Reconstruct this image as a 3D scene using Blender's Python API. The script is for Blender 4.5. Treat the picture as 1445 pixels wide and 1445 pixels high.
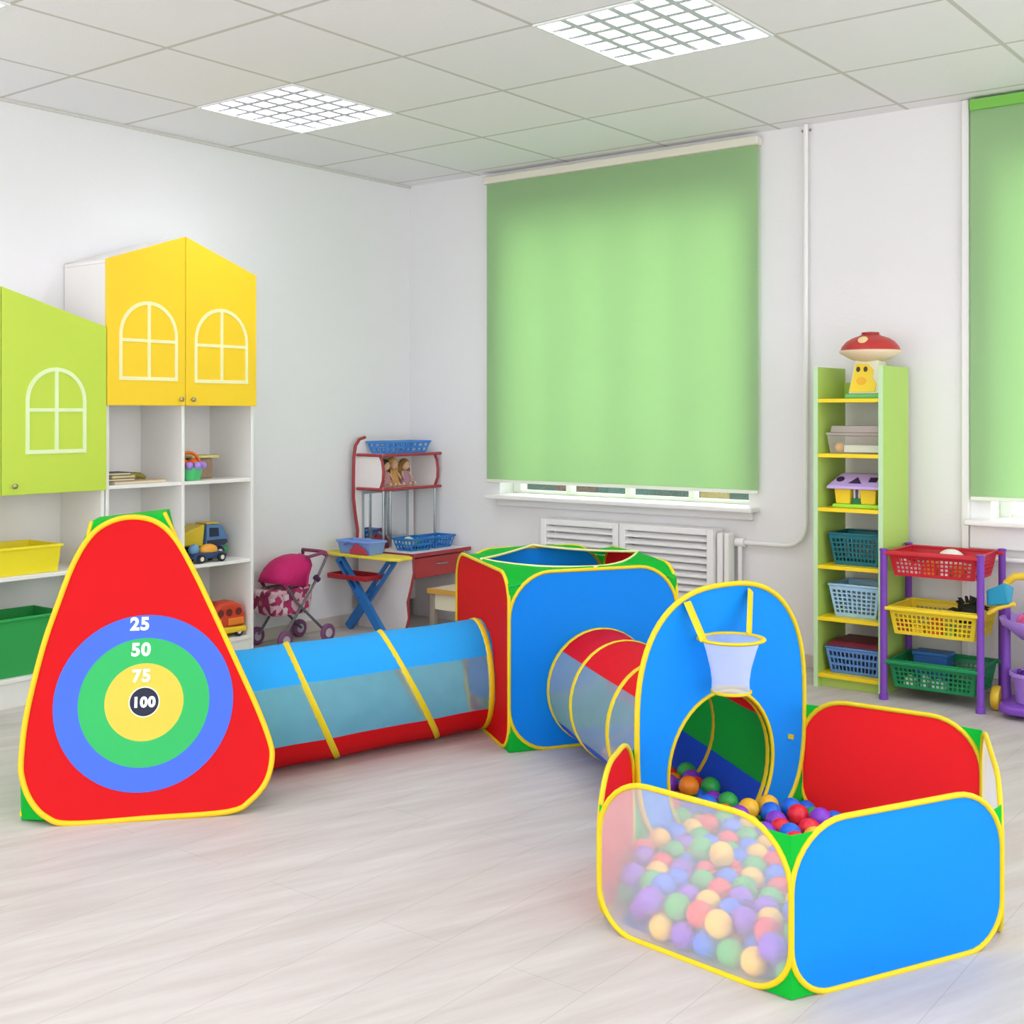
import bpy, bmesh, math, random
from mathutils import Vector, Matrix
from math import sin, cos, pi, radians as R

for o in list(bpy.data.objects):
    bpy.data.objects.remove(o)
SC = bpy.context.scene
COL = SC.collection

# ------------------------------------------------------------------ camera
FPX, YAW, H_CAM, H = 1711.0, 0.6591, 1.168, 2.484
CAM = Vector((4.796, -5.218, H_CAM))
FWD = Vector((-sin(YAW), cos(YAW), 0))
RGT = Vector((cos(YAW), sin(YAW), 0))
cd = bpy.data.cameras.new('camera')
cam = bpy.data.objects.new('camera', cd); COL.objects.link(cam)
cam.location = CAM
cam.rotation_euler = (pi / 2, 0, YAW)
cd.sensor_width = 36.0
cd.lens = 36.0 * FPX / 1445.0
cd.shift_y = -140.5 / 1445.0
cd.clip_start = 0.05
SC.camera = cam

# ------------------------------------------------------------------ light
SC.view_settings.view_transform = 'Standard'
SC.view_settings.look = 'None'
SC.view_settings.gamma = 1
SC.view_settings.use_curve_mapping = False
SC.view_settings.exposure = 0.62
W_STRENGTH = 1.72
PANEL_EMIT = 11.0
wd = bpy.data.worlds.new('world'); SC.world = wd; wd.use_nodes = True
bg = wd.node_tree.nodes['Background']
bg.inputs[0].default_value = (0.93, 0.965, 1.0, 1)
bg.inputs[1].default_value = W_STRENGTH
# low winter sun outside, raking onto the window wall from the yard
sd = bpy.data.lights.new('sun', 'SUN'); sd.energy = 3.6; sd.angle = R(60); sd.color = (1, .97, .92)
so = bpy.data.objects.new('sun', sd); COL.objects.link(so); so.location = (3, 6, 5)
so.rotation_euler = (R(-62), 0, R(12))


def W(l, d, z):
    """a place in the room from its distance ahead of and to the right of where the photographer stands"""
    p = CAM + FWD * d + RGT * l
    return Vector((p.x, p.y, z))


# ------------------------------------------------------------------ materials
def lin(c):
    c = c / 255.0
    return c / 12.92 if c <= 0.04045 else ((c + 0.055) / 1.055) ** 2.4


def hexc(h):
    h = h.lstrip('#')
    return (lin(int(h[0:2], 16)), lin(int(h[2:4], 16)), lin(int(h[4:6], 16)), 1)


MATS = {}


def mat(name, h, rough=.5, var=.06, scale=6, bump=0, bscale=40, transl=0, metal=0, spec=.4, coat=0):
    if name in MATS:
        return MATS[name]
    m = bpy.data.materials.new(name); m.use_nodes = True
    nt = m.node_tree; N = nt.nodes; L = nt.links
    b = N['Principled BSDF']; out = N['Material Output']
    c = hexc(h)
    tc = N.new('ShaderNodeTexCoord')
    no = N.new('ShaderNodeTexNoise'); no.inputs['Scale'].default_value = scale; no.inputs['Detail'].default_value = 3
    L.new(tc.outputs['Object'], no.inputs['Vector'])
    mx = N.new('ShaderNodeMix'); mx.data_type = 'RGBA'
    mx.inputs[6].default_value = tuple(min(1, x * (1 - var)) for x in c[:3]) + (1,)
    mx.inputs[7].default_value = tuple(min(1, x * (1 + var)) for x in c[:3]) + (1,)
    L.new(no.outputs['Fac'], mx.inputs[0])
    L.new(mx.outputs[2], b.inputs['Base Color'])
    b.inputs['Roughness'].default_value = rough
    b.inputs['Metallic'].default_value = metal
    b.inputs['Specular IOR Level'].default_value = spec
    b.inputs['Coat Weight'].default_value = coat
    if bump:
        n2 = N.new('ShaderNodeTexNoise'); n2.inputs['Scale'].default_value = bscale; n2.inputs['Detail'].default_value = 4
        L.new(tc.outputs['Object'], n2.inputs['Vector'])
        bp = N.new('ShaderNodeBump'); bp.inputs['Strength'].default_value = bump; bp.inputs['Distance'].default_value = .02
        L.new(n2.outputs['Fac'], bp.inputs['Height']); L.new(bp.outputs[0], b.inputs['Normal'])
    if transl:
        t = N.new('ShaderNodeBsdfTranslucent'); L.new(mx.outputs[2], t.inputs['Color'])
        s = N.new('ShaderNodeMixShader'); s.inputs[0].default_value = transl
        L.new(b.outputs[0], s.inputs[1]); L.new(t.outputs[0], s.inputs[2]); L.new(s.outputs[0], out.inputs['Surface'])
    MATS[name] = m
    return m


def netmat(name, h, opac, weave=260):
    """fine see-through gauze"""
    if name in MATS:
        return MATS[name]
    m = bpy.data.materials.new(name); m.use_nodes = True
    nt = m.node_tree; N = nt.nodes; L = nt.links
    N.remove(N['Principled BSDF']); out = N['Material Output']
    d = N.new('ShaderNodeBsdfDiffuse'); d.inputs['Color'].default_value = hexc(h)
    t2 = N.new('ShaderNodeBsdfTranslucent'); t2.inputs['Color'].default_value = hexc(h)
    s0 = N.new('ShaderNodeMixShader'); s0.inputs[0].default_value = .45
    L.new(d.outputs[0], s0.inputs[1]); L.new(t2.outputs[0], s0.inputs[2])
    tr = N.new('ShaderNodeBsdfTransparent')
    tc = N.new('ShaderNodeTexCoord'); no = N.new('ShaderNodeTexNoise'); no.inputs['Scale'].default_value = 9
    L.new(tc.outputs['Object'], no.inputs['Vector'])
    mr = N.new('ShaderNodeMapRange'); mr.inputs[3].default_value = opac - .06; mr.inputs[4].default_value = opac + .06
    L.new(no.outputs['Fac'], mr.inputs[0])
    s = N.new('ShaderNodeMixShader'); L.new(mr.outputs[0], s.inputs[0])
    L.new(tr.outputs[0], s.inputs[1]); L.new(s0.outputs[0], s.inputs[2]); L.new(s.outputs[0], out.inputs['Surface'])
    MATS[name] = m
    return m


def clear(name, h, opac):
    """clear plastic"""
    if name in MATS:
        return MATS[name]
    m = bpy.data.materials.new(name); m.use_nodes = True
    nt = m.node_tree; N = nt.nodes; L = nt.links
    b = N['Principled BSDF']; b.inputs['Base Color'].default_value = hexc(h); b.inputs['Roughness'].default_value = .2
    tr = N.new('ShaderNodeBsdfTransparent'); s = N.new('ShaderNodeMixShader'); s.inputs[0].default_value = opac
    L.new(tr.outputs[0], s.inputs[1]); L.new(b.outputs[0], s.inputs[2]); L.new(s.outputs[0], N['Material Output'].inputs['Surface'])
    MATS[name] = m
    return m


def emis(name, h, st):
    m = bpy.data.materials.new(name); m.use_nodes = True
    N = m.node_tree.nodes; N.remove(N['Principled BSDF'])
    e = N.new('ShaderNodeEmission'); e.inputs[0].default_value = hexc(h); e.inputs[1].default_value = st
    m.node_tree.links.new(e.outputs[0], N['Material Output'].inputs['Surface'])
    return m


# ------------------------------------------------------------------ mesh builder
class MB:
    def __init__(s):
        s.v = []; s.f = []; s.mi = []; s.cur = 0

    def add(s, vs, fs):
        n = len(s.v)
        s.v += [tuple(v) for v in vs]
        s.f += [tuple(i + n for i in f) for f in fs]
        s.mi += [s.cur] * len(fs)
        return s

    def box(s, x0, y0, z0, x1, y1, z1, M=None):
        vs = [Vector((x, y, z)) for z in (z0, z1) for y in (y0, y1) for x in (x0, x1)]
        if M is not None:
            vs = [M @ v for v in vs]
        return s.add(vs, [(0, 2, 3, 1), (4, 5, 7, 6), (0, 1, 5, 4), (2, 6, 7, 3), (0, 4, 6, 2), (1, 3, 7, 5)])

    def hexa(s, b, t):
        return s.add(list(b) + list(t), [(3, 2, 1, 0), (4, 5, 6, 7), (0, 1, 5, 4), (1, 2, 6, 5), (2, 3, 7, 6), (3, 0, 4, 7)])

    def tube(s, pts, r, seg=8, closed=False, flat=None, nrm=None):
        """tube along points; flat=(a,b) gives an elliptical section, a along nrm"""
        pts = [Vector(p) for p in pts]; n = len(pts); vs = []; fs = []
        up = None
        for i in range(n):
            if closed:
                t = pts[(i + 1) % n] - pts[i - 1]
            else:
                t = pts[min(i + 1, n - 1)] - pts[max(i - 1, 0)]
            t.normalize()
            if nrm is not None:
                nn = nrm[i] if isinstance(nrm, list) else nrm
                a = (Vector(nn) - t * t.dot(Vector(nn))).normalized()
            else:
                if up is None:
                    up = Vector((0, 0, 1)) if abs(t.z) < .9 else Vector((1, 0, 0))
                a = (up - t * up.dot(t)).normalized(); up = a
            b = t.cross(a)
            ra, rb = flat if flat else ((r[i], r[i]) if isinstance(r, (list, tuple)) else (r, r))
            for k in range(seg):
                q = 2 * pi * k / seg
                vs.append(pts[i] + a * ra * cos(q) + b * rb * sin(q))
        m = n if closed else n - 1
        for i in range(m):
            j = (i + 1) % n
            for k in range(seg):
                k2 = (k + 1) % seg
                fs.append((i * seg + k, i * seg + k2, j * seg + k2, j * seg + k))
        if not closed:
            fs.append(tuple(reversed(range(seg)))); fs.append(tuple(range((n - 1) * seg, n * seg)))
        return s.add(vs, fs)

    def lathe(s, prof, c=(0, 0, 0), seg=24, ax=None, sx=1, sy=1):
        """profile of (radius, height); ax rotates the z axis onto a direction"""
        c = Vector(c); vs = []; fs = []
        q = Vector((0, 0, 1)).rotation_difference(Vector(ax)) if ax is not None else None
        for r, z in prof:
            for k in range(seg):
                a = 2 * pi * k / seg
                p = Vector((r * cos(a) * sx, r * sin(a) * sy, z))
                vs.append(c + (q @ p if q else p))
        for i in range(len(prof) - 1):
            for k in range(seg):
                k2 = (k + 1) % seg
                fs.append((i * seg + k, i * seg + k2, (i + 1) * seg + k2, (i + 1) * seg + k))
        fs.append(tuple(reversed(range(seg)))); m = (len(prof) - 1) * seg; fs.append(tuple(range(m, m + seg)))
        return s.add(vs, fs)

    def ball(s, c, r, seg=16, rings=10, sc=(1, 1, 1)):
        c = Vector(c); vs = [c + Vector((0, 0, r * sc[2]))]; fs = []
        for i in range(1, rings):
            t = pi * i / rings
            for k in range(seg):
                a = 2 * pi * k / seg
                vs.append(c + Vector((r * sin(t) * cos(a) * sc[0], r * sin(t) * sin(a) * sc[1], r * cos(t) * sc[2])))
        vs.append(c - Vector((0, 0, r * sc[2]))); last = len(vs) - 1
        for k in range(seg):
            k2 = (k + 1) % seg
            fs.append((0, 1 + k, 1 + k2))
            fs.append((last, last - seg + k2, last - seg + k))
            for i in range(rings - 2):
                a = 1 + i * seg
                fs.append((a + k, a + seg + k, a + seg + k2, a + k2))
        return s.add(vs, fs)

    def prism(s, poly, o, e1, e2, n, t):
        """flat outline in the e1/e2 plane at o, given thickness t along n"""
        o = Vector(o); e1 = Vector(e1); e2 = Vector(e2); n = Vector(n)
        a = [o + e1 * p[0] + e2 * p[1] for p in poly]; b = [p + n * t for p in a]; k = len(a)
        return s.add(a + b, [tuple(reversed(range(k))), tuple(range(k, 2 * k))] + [(i, (i + 1) % k, k + (i + 1) % k, k + i) for i in range(k)])

    def ribbon(s, path, w, o, e1, e2, n, t, closed=False):
        """flat strip of width w that follows a 2D path"""
        P = [Vector((p[0], p[1])) for p in path]; k = len(P); A = []; B = []
        for i in range(k):
            if closed:
                d = P[(i + 1) % k] - P[i - 1]
                d1 = (P[i] - P[i - 1]).normalized(); d2 = (P[(i + 1) % k] - P[i]).normalized()
            else:
                d1 = (P[i] - P[max(i - 1, 0)]); d2 = (P[min(i + 1, k - 1)] - P[i])
                d1 = d1.normalized() if d1.length else d2.normalized(); d2 = d2.normalized() if d2.length else d1
            d = (d1 + d2).normalized(); m = Vector((-d.y, d.x)); sc = 1 / max(.5, d.dot(d1))
            A.append(P[i] + m * w / 2 * sc); B.append(P[i] - m * w / 2 * sc)
        o = Vector(o); e1 = Vector(e1); e2 = Vector(e2); n = Vector(n)
        g = lambda p, h: o + e1 * p.x + e2 * p.y + n * h
        for i in range(k if closed else k - 1):
            j = (i + 1) % k
            s.hexa([g(A[i], 0), g(B[i], 0), g(B[j], 0), g(A[j], 0)], [g(A[i], t), g(B[i], t), g(B[j], t), g(A[j], t)])
        return s

    def fan(s, loop, c=None, bulge=None, k=3):
        """fabric stretched over a closed 3D loop, in k rings, swelling by the vector bulge at its middle"""
        loop = [Vector(p) for p in loop]; n = len(loop)
        c = Vector(c) if c is not None else sum(loop, Vector()) / n
        bulge = Vector(bulge) if bulge is not None else Vector()
        vs = []
        for r in range(k):
            q = 1 - r / k
            for p in loop:
                vs.append(c + (p - c) * q + bulge * (1 - q * q))
        vs.append(c + bulge); fs = []
        for r in range(k - 1):
            for i in range(n):
                j = (i + 1) % n
                fs.append((r * n + i, r * n + j, (r + 1) * n + j, (r + 1) * n + i))
        for i in range(n):
            fs.append(((k - 1) * n + i, (k - 1) * n + (i + 1) % n, k * n))
        return s.add(vs, fs)

    def lattice(s, p00, p10, p11, p01, nx, ny, solid=.5, top=.2, bot=.12, side=.1):
        """basket wall with real square holes (thickness comes from a modifier)"""
        p00, p10, p11, p01 = map(Vector, (p00, p10, p11, p01))

        def cuts(n, a, b):
            out = [0, a]; w = (1 - a - b) / (n + (n - 1) * solid); x = a
            for i in range(n):
                x += w; out.append(x)
                if i < n - 1:
                    x += w * solid; out.append(x)
            out.append(1); return out
        U = cuts(nx, side, side); V = cuts(ny, bot, top)
        base = len(s.v)
        for v in V:
            for u in U:
                s.v.append(tuple((p00 * (1 - u) + p10 * u) * (1 - v) + (p01 * (1 - u) + p11 * u) * v))
        m = len(U)
        for j in range(len(V) - 1):
            for i in range(m - 1):
                if i % 2 == 1 and j % 2 == 1 and i < m - 2 and j < len(V) - 2:
                    continue
                s.f.append((base + j * m + i, base + j * m + i + 1, base + (j + 1) * m + i + 1, base + (j + 1) * m + i)); s.mi.append(s.cur)
        return s

    def build(s, name, m, parent=None, smooth=False, bev=0, solid=0, loc=None, doubles=False):
        me = bpy.data.meshes.new(name)
        off = Vector((0, 0, 0))
        if parent is not None:
            off = wloc(parent)
        elif loc is not None:
            off = Vector(loc)
        me.from_pydata([tuple(Vector(v) - off) for v in s.v], [], s.f)
        for x in (m if isinstance(m, (list, tuple)) else [m]):
            me.materials.append(x)
        me.polygons.foreach_set('material_index', s.mi)
        bm = bmesh.new(); bm.from_mesh(me)
        if doubles:
            bmesh.ops.remove_doubles(bm, verts=bm.verts, dist=1e-5)
        bmesh.ops.recalc_face_normals(bm, faces=bm.faces)
        for f in bm.faces:
            f.smooth = smooth
        if smooth:
            for e in bm.edges:
                if len(e.link_faces) == 2 and e.calc_face_angle(0) > R(50):
                    e.smooth = False
        bm.to_mesh(me); bm.free()
        o = bpy.data.objects.new(name, me); COL.objects.link(o)
        if parent is not None:
            o.parent = parent
        else:
            o.location = off
        if bev:
            md = o.modifiers.new('bevel', 'BEVEL'); md.width = bev; md.segments = 2; md.limit_method = 'ANGLE'; md.angle_limit = R(40)
        if solid:
            md = o.modifiers.new('thickness', 'SOLIDIFY'); md.thickness = solid; md.offset = 0
        return o


def wloc(o):
    p = Vector(o.location)
    while o.parent:
        o = o.parent; p = p + Vector(o.location)
    return p


def tag(o, label=None, cat=None, group=None, kind=None):
    if label: o['label'] = label
    if cat: o['category'] = cat
    if group: o['group'] = group
    if kind: o['kind'] = kind
    return o


def thing(name, loc, label, cat, group=None):
    o = bpy.data.objects.new(name, None); COL.objects.link(o)
    o.location = loc; o.empty_display_size = .05
    return tag(o, label, cat, group)


def part(o, label):
    o['label'] = label
    return o


def structure(o):
    o['kind'] = 'structure'
    return o


def arc(cx, cy, r, a0, a1, n, sy=1):
    return [(cx + r * cos(R(a0 + (a1 - a0) * i / n)), cy + r * sy * sin(R(a0 + (a1 - a0) * i / n))) for i in range(n + 1)]


X3 = Vector((1, 0, 0)); Y3 = Vector((0, 1, 0)); Z3 = Vector((0, 0, 1))
white_lam = mat('white_laminate', '#efebe6', .45, .02)
steel = mat('steel', '#a9aaab', .25, .03, metal=1)

# ================================================================== the room
def floor_mat():
    m = bpy.data.materials.new('pale_oak_floor'); m.use_nodes = True
    N = m.node_tree.nodes; L = m.node_tree.links; b = N['Principled BSDF']
    tc = N.new('ShaderNodeTexCoord')
    mp = N.new('ShaderNodeMapping'); mp.inputs['Rotation'].default_value = (0, 0, R(70)); mp.vector_type = 'TEXTURE'
    L.new(tc.outputs['Object'], mp.inputs[0])
    ms = N.new('ShaderNodeMapping'); ms.inputs['Scale'].default_value = (1.1, 9, 1); L.new(mp.outputs[0], ms.inputs[0])
    n1 = N.new('ShaderNodeTexNoise'); n1.inputs['Scale'].default_value = 1.6; n1.inputs['Detail'].default_value = 7; n1.inputs['Roughness'].default_value = .62
    L.new(ms.outputs[0], n1.inputs['Vector'])
    cr = N.new('ShaderNodeValToRGB'); cr.color_ramp.elements[0].position = .32; cr.color_ramp.elements[1].position = .68
    cr.color_ramp.elements[0].color = hexc('#bab1ab'); cr.color_ramp.elements[1].color = hexc('#cdc7c2')
    L.new(n1.outputs['Fac'], cr.inputs[0])
    br = N.new('ShaderNodeTexBrick'); br.offset = .37
    mb = N.new('ShaderNodeMapping'); mb.inputs['Rotation'].default_value = (0, 0, R(90)); L.new(tc.outputs['Object'], mb.inputs[0]); L.new(mb.outputs[0], br.inputs['Vector'])
    br.inputs['Scale'].default_value = 1; br.inputs['Brick Width'].default_value = 1.6; br.inputs['Row Height'].default_value = .19
    br.inputs['Mortar Size'].default_value = .0013; br.inputs['Mortar Smooth'].default_value = .3
    br.inputs['Color1'].default_value = (1, 1, 1, 1); br.inputs['Color2'].default_value = (.965, .96, .955, 1); br.inputs['Mortar'].default_value = (.80, .78, .76, 1)
    mu = N.new('ShaderNodeMix'); mu.data_type = 'RGBA'; mu.blend_type = 'MULTIPLY'; mu.inputs[0].default_value = 1
    L.new(cr.outputs[0], mu.inputs[6]); L.new(br.outputs[0], mu.inputs[7]); L.new(mu.outputs[2], b.inputs['Base Color'])
    b.inputs['Roughness'].default_value = .5; b.inputs['Specular IOR Level'].default_value = .28
    return m


def ceil_mat():
    m = bpy.data.materials.new('ceiling_tiles'); m.use_nodes = True
    N = m.node_tree.nodes; L = m.node_tree.links; b = N['Principled BSDF']
    tc = N.new('ShaderNodeTexCoord'); mp = N.new('ShaderNodeMapping'); mp.inputs['Location'].default_value = (-.5295, .7208, 0)
    L.new(tc.outputs['Object'], mp.inputs[0])
    br = N.new('ShaderNodeTexBrick'); br.offset = 0; L.new(mp.outputs[0], br.inputs['Vector'])
    br.inputs['Scale'].default_value = 1; br.inputs['Brick Width'].default_value = .6; br.inputs['Row Height'].default_value = .6
    br.inputs['Mortar Size'].default_value = .009; br.inputs['Mortar Smooth'].default_value = .1
    br.inputs['Color1'].default_value = hexc('#f0eef0'); br.inputs['Color2'].default_value = hexc('#edebec'); br.inputs['Mortar'].default_value = hexc('#cbc8c2')
    no = N.new('ShaderNodeTexNoise'); no.inputs['Scale'].default_value = 90; L.new(tc.outputs['Object'], no.inputs['Vector'])
    bp = N.new('ShaderNodeBump'); bp.inputs['Strength'].default_value = .12; bp.inputs['Distance'].default_value = .01
    L.new(no.outputs['Fac'], bp.inputs['Height']); L.new(bp.outputs[0], b.inputs['Normal'])
    L.new(br.outputs[0], b.inputs['Base Color']); b.inputs['Roughness'].default_value = .8
    return m


wall_m = mat('wall_paint', '#ebe9e9', .75, .012, 2.5, bump=.05, bscale=60)
trim_m = mat('white_trim', '#eeecea', .45, .015)
base_m = mat('baseboard_paint', '#cfc4ba', .5, .03)

structure(MB().box(0, -7, -.05, 7, 0, 0).build('floor', floor_mat()))
structure(MB().box(-.2, -7, 0, 0, .25, H).build('wall_left', wall_m))
WIN = [(.67, 2.17, .722, 2.26), (3.28, 4.76, .722, 2.26)]
b = MB()
b.box(0, 0, 0, 6.6, .25, .70); b.box(0, 0, 2.26, 6.6, .25, H)
for x0, x1 in ((0, .67), (2.17, 3.28), (4.76, 6.6)):
    b.box(x0, 0, .70, x1, .25, 2.26)
structure(b.build('wall_back', wall_m))

# ceiling, open where the lights are let in
A0, B0, T = .5295, .7208, .6
LIGHTS = [(0, 1), (3, 1), (6, 1), (0, 4), (3, 4), (6, 4), (0, 7), (3, 7), (6, 7)]
xs = [0] + [A0 + T * i for i in range(0, 11)] + [7]
ys = [0] + [-(B0 + T * j) for j in range(0, 11)] + [-7]
b = MB()
for i in range(len(xs) - 1):
    for j in range(len(ys) - 1):
        if (i - 1, j - 1) in LIGHTS:
            continue
        b.add([(xs[i], ys[j], H), (xs[i + 1], ys[j], H), (xs[i + 1], ys[j + 1], H), (xs[i], ys[j + 1], H)], [(0, 1, 2, 3)])
structure(b.build('ceiling', ceil_mat(), doubles=True))
structure(MB().box(0, -.012, 0, 6.6, 0, .062).build('baseboard_back', base_m, bev=.003))
structure(MB().box(0, -7, 0, .012, -.012, .062).build('baseboard_left', base_m, bev=.003))
# vertical cable duct beside the second window
structure(MB().box(3.165, -.022, .062, 3.195, 0, H - .002).build('trim_1', trim_m, bev=.003))
# thin moulding where wall meets ceiling on the left
structure(MB().box(0, -7, H - .014, .012, 0, H - .001).build('trim_2', mat('cornice', '#d5d1ca', .6, .02)))

glass = clear('window_glass', '#e8f2f0', .08)
for k, (x0, x1, z0, z1) in enumerate(WIN):
    w = structure(thing('window_%d' % (k + 1), (x0, 0, z0), None, None))
    f = MB(); y0, y1 = .12, .17
    f.box(x0, y0, z0, x0 + .05, y1, z1).box(x1 - .05, y0, z0, x1, y1, z1)
    f.box(x0 + .05, y0, z0, x1 - .05, y1, z0 + .018).box(x0 + .05, y0, z1 - .05, x1 - .05, y1, z1)
    n = 3
    for i in range(1, n + 1):
        xm = x0 + (x1 - x0) * i / (n + 1)
        f.box(xm - .018, y0, z0 + .018, xm + .018, y1, z1 - .05)
    f.build('window_frame', trim_m, w, bev=.004)
    for i in range(n + 1):
        a = x0 + (x1 - x0) * i / (n + 1); c = x0 + (x1 - x0) * (i + 1) / (n + 1)
        MB().box(a + (.05 if i == 0 else .018), .143, z0 + .018, c - (.05 if i == n else .018), .147, z1 - .05).build('pane', glass, w)
    if k == 0:
        MB().box(x0 - .03, -.10, .700, x1 + .06, .12, .722).box(x0 - .0, -.03, .66, x1 + .03, -.001, .70).build('window_sill', trim_m, w, bev=.006)
    else:
        MB().box(3.197, -.10, .700, x1 + .1, .12, .722).box(3.2, -.03, .60, x1 + .1, -.001, .70).build('window_sill', trim_m, w, bev=.006)

# yard outside, seen only through the slit under the first blind
structure(MB().box(-6, .26, -.9, 12, 9, -.85).build('ground', mat('yard_ground', '#b9b4a6', .9, .1)))
for x0, x1, hx, nm, lb, ct in ((-.35, .62, '#1d4a40', 'hedge', 'dark green hedge outside, left end of the slit under the blind', 'hedge'),
                               (.62, .90, '#5a3128', 'brick_wall', 'brown brick wall outside, seen under the green blind', 'wall'),
                               (.90, 1.28, '#1f5f62', 'hedge', 'teal green hedge outside, middle of the slit under the blind', 'hedge'),
                               (1.28, 1.58, '#27424a', 'hedge', 'dark blue green hedge outside, right of the teal hedge under the blind', 'hedge'),
                               (1.58, 1.74, '#b59a54', 'gate_post', 'tan post outside between two dark hedges under the blind', 'post'),
                               (1.74, 2.35, '#1c4f43', 'hedge', 'dark green hedge outside, right end of the slit under the blind', 'hedge')):
    g = MB(); random.seed(int(x0 * 100))
    if nm == 'hedge':
        nx, ny, nz = 9, 4, 12; P = []
        for kz in range(nz + 1):
            ring = []
            for i in range(nx):
                ring.append((x0 + (x1 - x0) * i / (nx - 1), .62 + random.uniform(-.02, .02)))
            for i in range(nx):
                ring.append((x1 - (x1 - x0) * i / (nx - 1), .95 + random.uniform(-.02, .02)))
            P += [Vector((x, y, -.85 + 1.85 * kz / nz + random.uniform(-.015, .015) * (kz > 0))) for x, y in ring]
        m_ = 2 * nx
        fs = [(k * m_ + i, k * m_ + (i + 1) % m_, (k + 1) * m_ + (i + 1) % m_, (k + 1) * m_ + i) for k in range(nz) for i in range(m_)]
        fs.append(tuple(range(nz * m_, nz * m_ + m_)))
        g.add(P, fs)
    else:
        g.box(x0, .6, -.85, x1, .85, .97)
    tag(g.build(nm, mat('yard_' + hx, hx, .9, .25, 30, bump=.6, bscale=60), loc=((x0 + x1) / 2, .7, -.85)), lb, ct)


# ------------------------------------------------------------------ blinds
def blind_mat():
    m = mat('green_blind_fabric', '#bfdfae', .8, .02, 3, transl=.48)
    return m


def blind(x0, x1, z0, z1, label, rail=True):
    t = thing('roller_blind', (x0, -.03, z1), label, 'blind')
    MB().box(x0, -.0315, z0 + .016, x1, -.0295, z1 - .03).build('blind_fabric', blind_mat(), t)
    MB().box(x0, -.036, z0, x1, -.024, z0 + .017).build('bottom_bar', mat('blind_bar', '#e9ecdf', .4, .02), t, bev=.003)
    if rail:
        MB().box(x0 - .012, -.062, z1 - .034, x1 + .012, -.002, z1 + .008).build('head_rail', mat('blind_rail', '#e4dfcf', .45, .02), t, bev=.008)
    else:
        MB().box(x0, -.05, z1 - .05, x1, -.004, z1 - .004).build('head_rail', mat('green_valance', '#7cc052', .7, .02), t, bev=.004)


blind(.603, 2.232, .786, 2.452, 'green roller blind pulled down over the whole window above the radiator covers')
blind(3.205, 4.84, .800, 2.478, 'green roller blind cut by the right edge of the photo, behind the plastic carts', False)

# ------------------------------------------------------------------ ceiling lights
pan_m = emis('light_panel', '#f6f9ff', PANEL_EMIT)
louv = mat('louver_white', '#f2f2f4', .25, .01, spec=.6)
LBL = {(0, 1): 'square louvred ceiling light that is lit nearer the left wall', (3, 1): 'square louvred ceiling light that is lit above the green blind, cut by the top edge'}
for (i, j) in LIGHTS:
    x0 = A0 + T * i; x1 = x0 + T; y1 = -(B0 + T * j); y0 = y1 - T
    t = thing('ceiling_light', (x0 + T / 2, y0 + T / 2, H), LBL.get((i, j), 'square louvred ceiling light further back in the room, outside the photo'), 'ceiling light', 'recessed ceiling lights')
    g = .012
    MB().box(x0, y0, H - .006, x1, y0 + g, H + .07).box(x0, y1 - g, H - .006, x1, y1, H + .07).box(x0, y0 + g, H - .006, x0 + g, y1 - g, H + .07).box(x1 - g, y0 + g, H - .006, x1, y1 - g, H + .07).build('frame', louv, t)
    MB().box(x0 + g, y0 + g, H + .055, x1 - g, y1 - g, H + .07).build('diffuser', pan_m, t)
    lv = MB(); n = 6; w = T - 2 * g
    for k in range(1, n):
        p = x0 + g + w * k / n
        lv.hexa([(p - .013, y0 + g, H), (p + .013, y0 + g, H), (p + .013, y1 - g, H), (p - .013, y1 - g, H)], [(p - .002, y0 + g, H + .04), (p + .002, y0 + g, H + .04), (p + .002, y1 - g, H + .04), (p - .002, y1 - g, H + .04)])
        p = y0 + g + w * k / n
        lv.hexa([(x0 + g, p - .013, H + .0005), (x1 - g, p - .013, H + .0005), (x1 - g, p + .013, H + .0005), (x0 + g, p + .013, H + .0005)], [(x0 + g, p - .002, H + .0395), (x1 - g, p - .002, H + .0395), (x1 - g, p + .002, H + .0395), (x0 + g, p + .002, H + .0395)])
    lv.build('louver', mat('louver_grey', '#c4c3d0', .3, .02, spec=.6), t)

# ------------------------------------------------------------------ radiator covers and pipes
def rad_cover(x0, x1, label):
    z0, z1 = .10, .615
    t = thing('radiator_cover', ((x0 + x1) / 2, -.06, 0), label, 'radiator cover', 'radiator covers under the window')
    MB().box(x0, -.12, 0, x0 + .035, -.085, z1).box(x1 - .035, -.12, 0, x1, -.085, z1).box(x0 + .035, -.12, z1 - .03, x1 - .035, -.085, z1).box(x0 + .035, -.12, .06, x1 - .035, -.085, z0) \
        .box(x0, -.085, 0, x0 + .012, -.013, z1 - .0).box(x1 - .012, -.085, 0, x1, -.013, z1).box(x0 + .012, -.085, z1 - .012, x1 - .012, -.002, z1).build('frame', trim_m, t, bev=.003)
    sl = MB(); n = 14
    for k in range(n):
        z = z0 + (z1 - .03 - z0) * (k + .5) / n
        sl.hexa([(x0 + .035, -.116, z - .014), (x1 - .035, -.116, z - .014), (x1 - .035, -.092, z + .004), (x0 + .035, -.092, z + .004)],
                [(x0 + .035, -.116, z - .009), (x1 - .035, -.116, z - .009), (x1 - .035, -.092, z + .010), (x0 + .035, -.092, z + .010)])
    sl.build('slats', trim_m, t)


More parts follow.
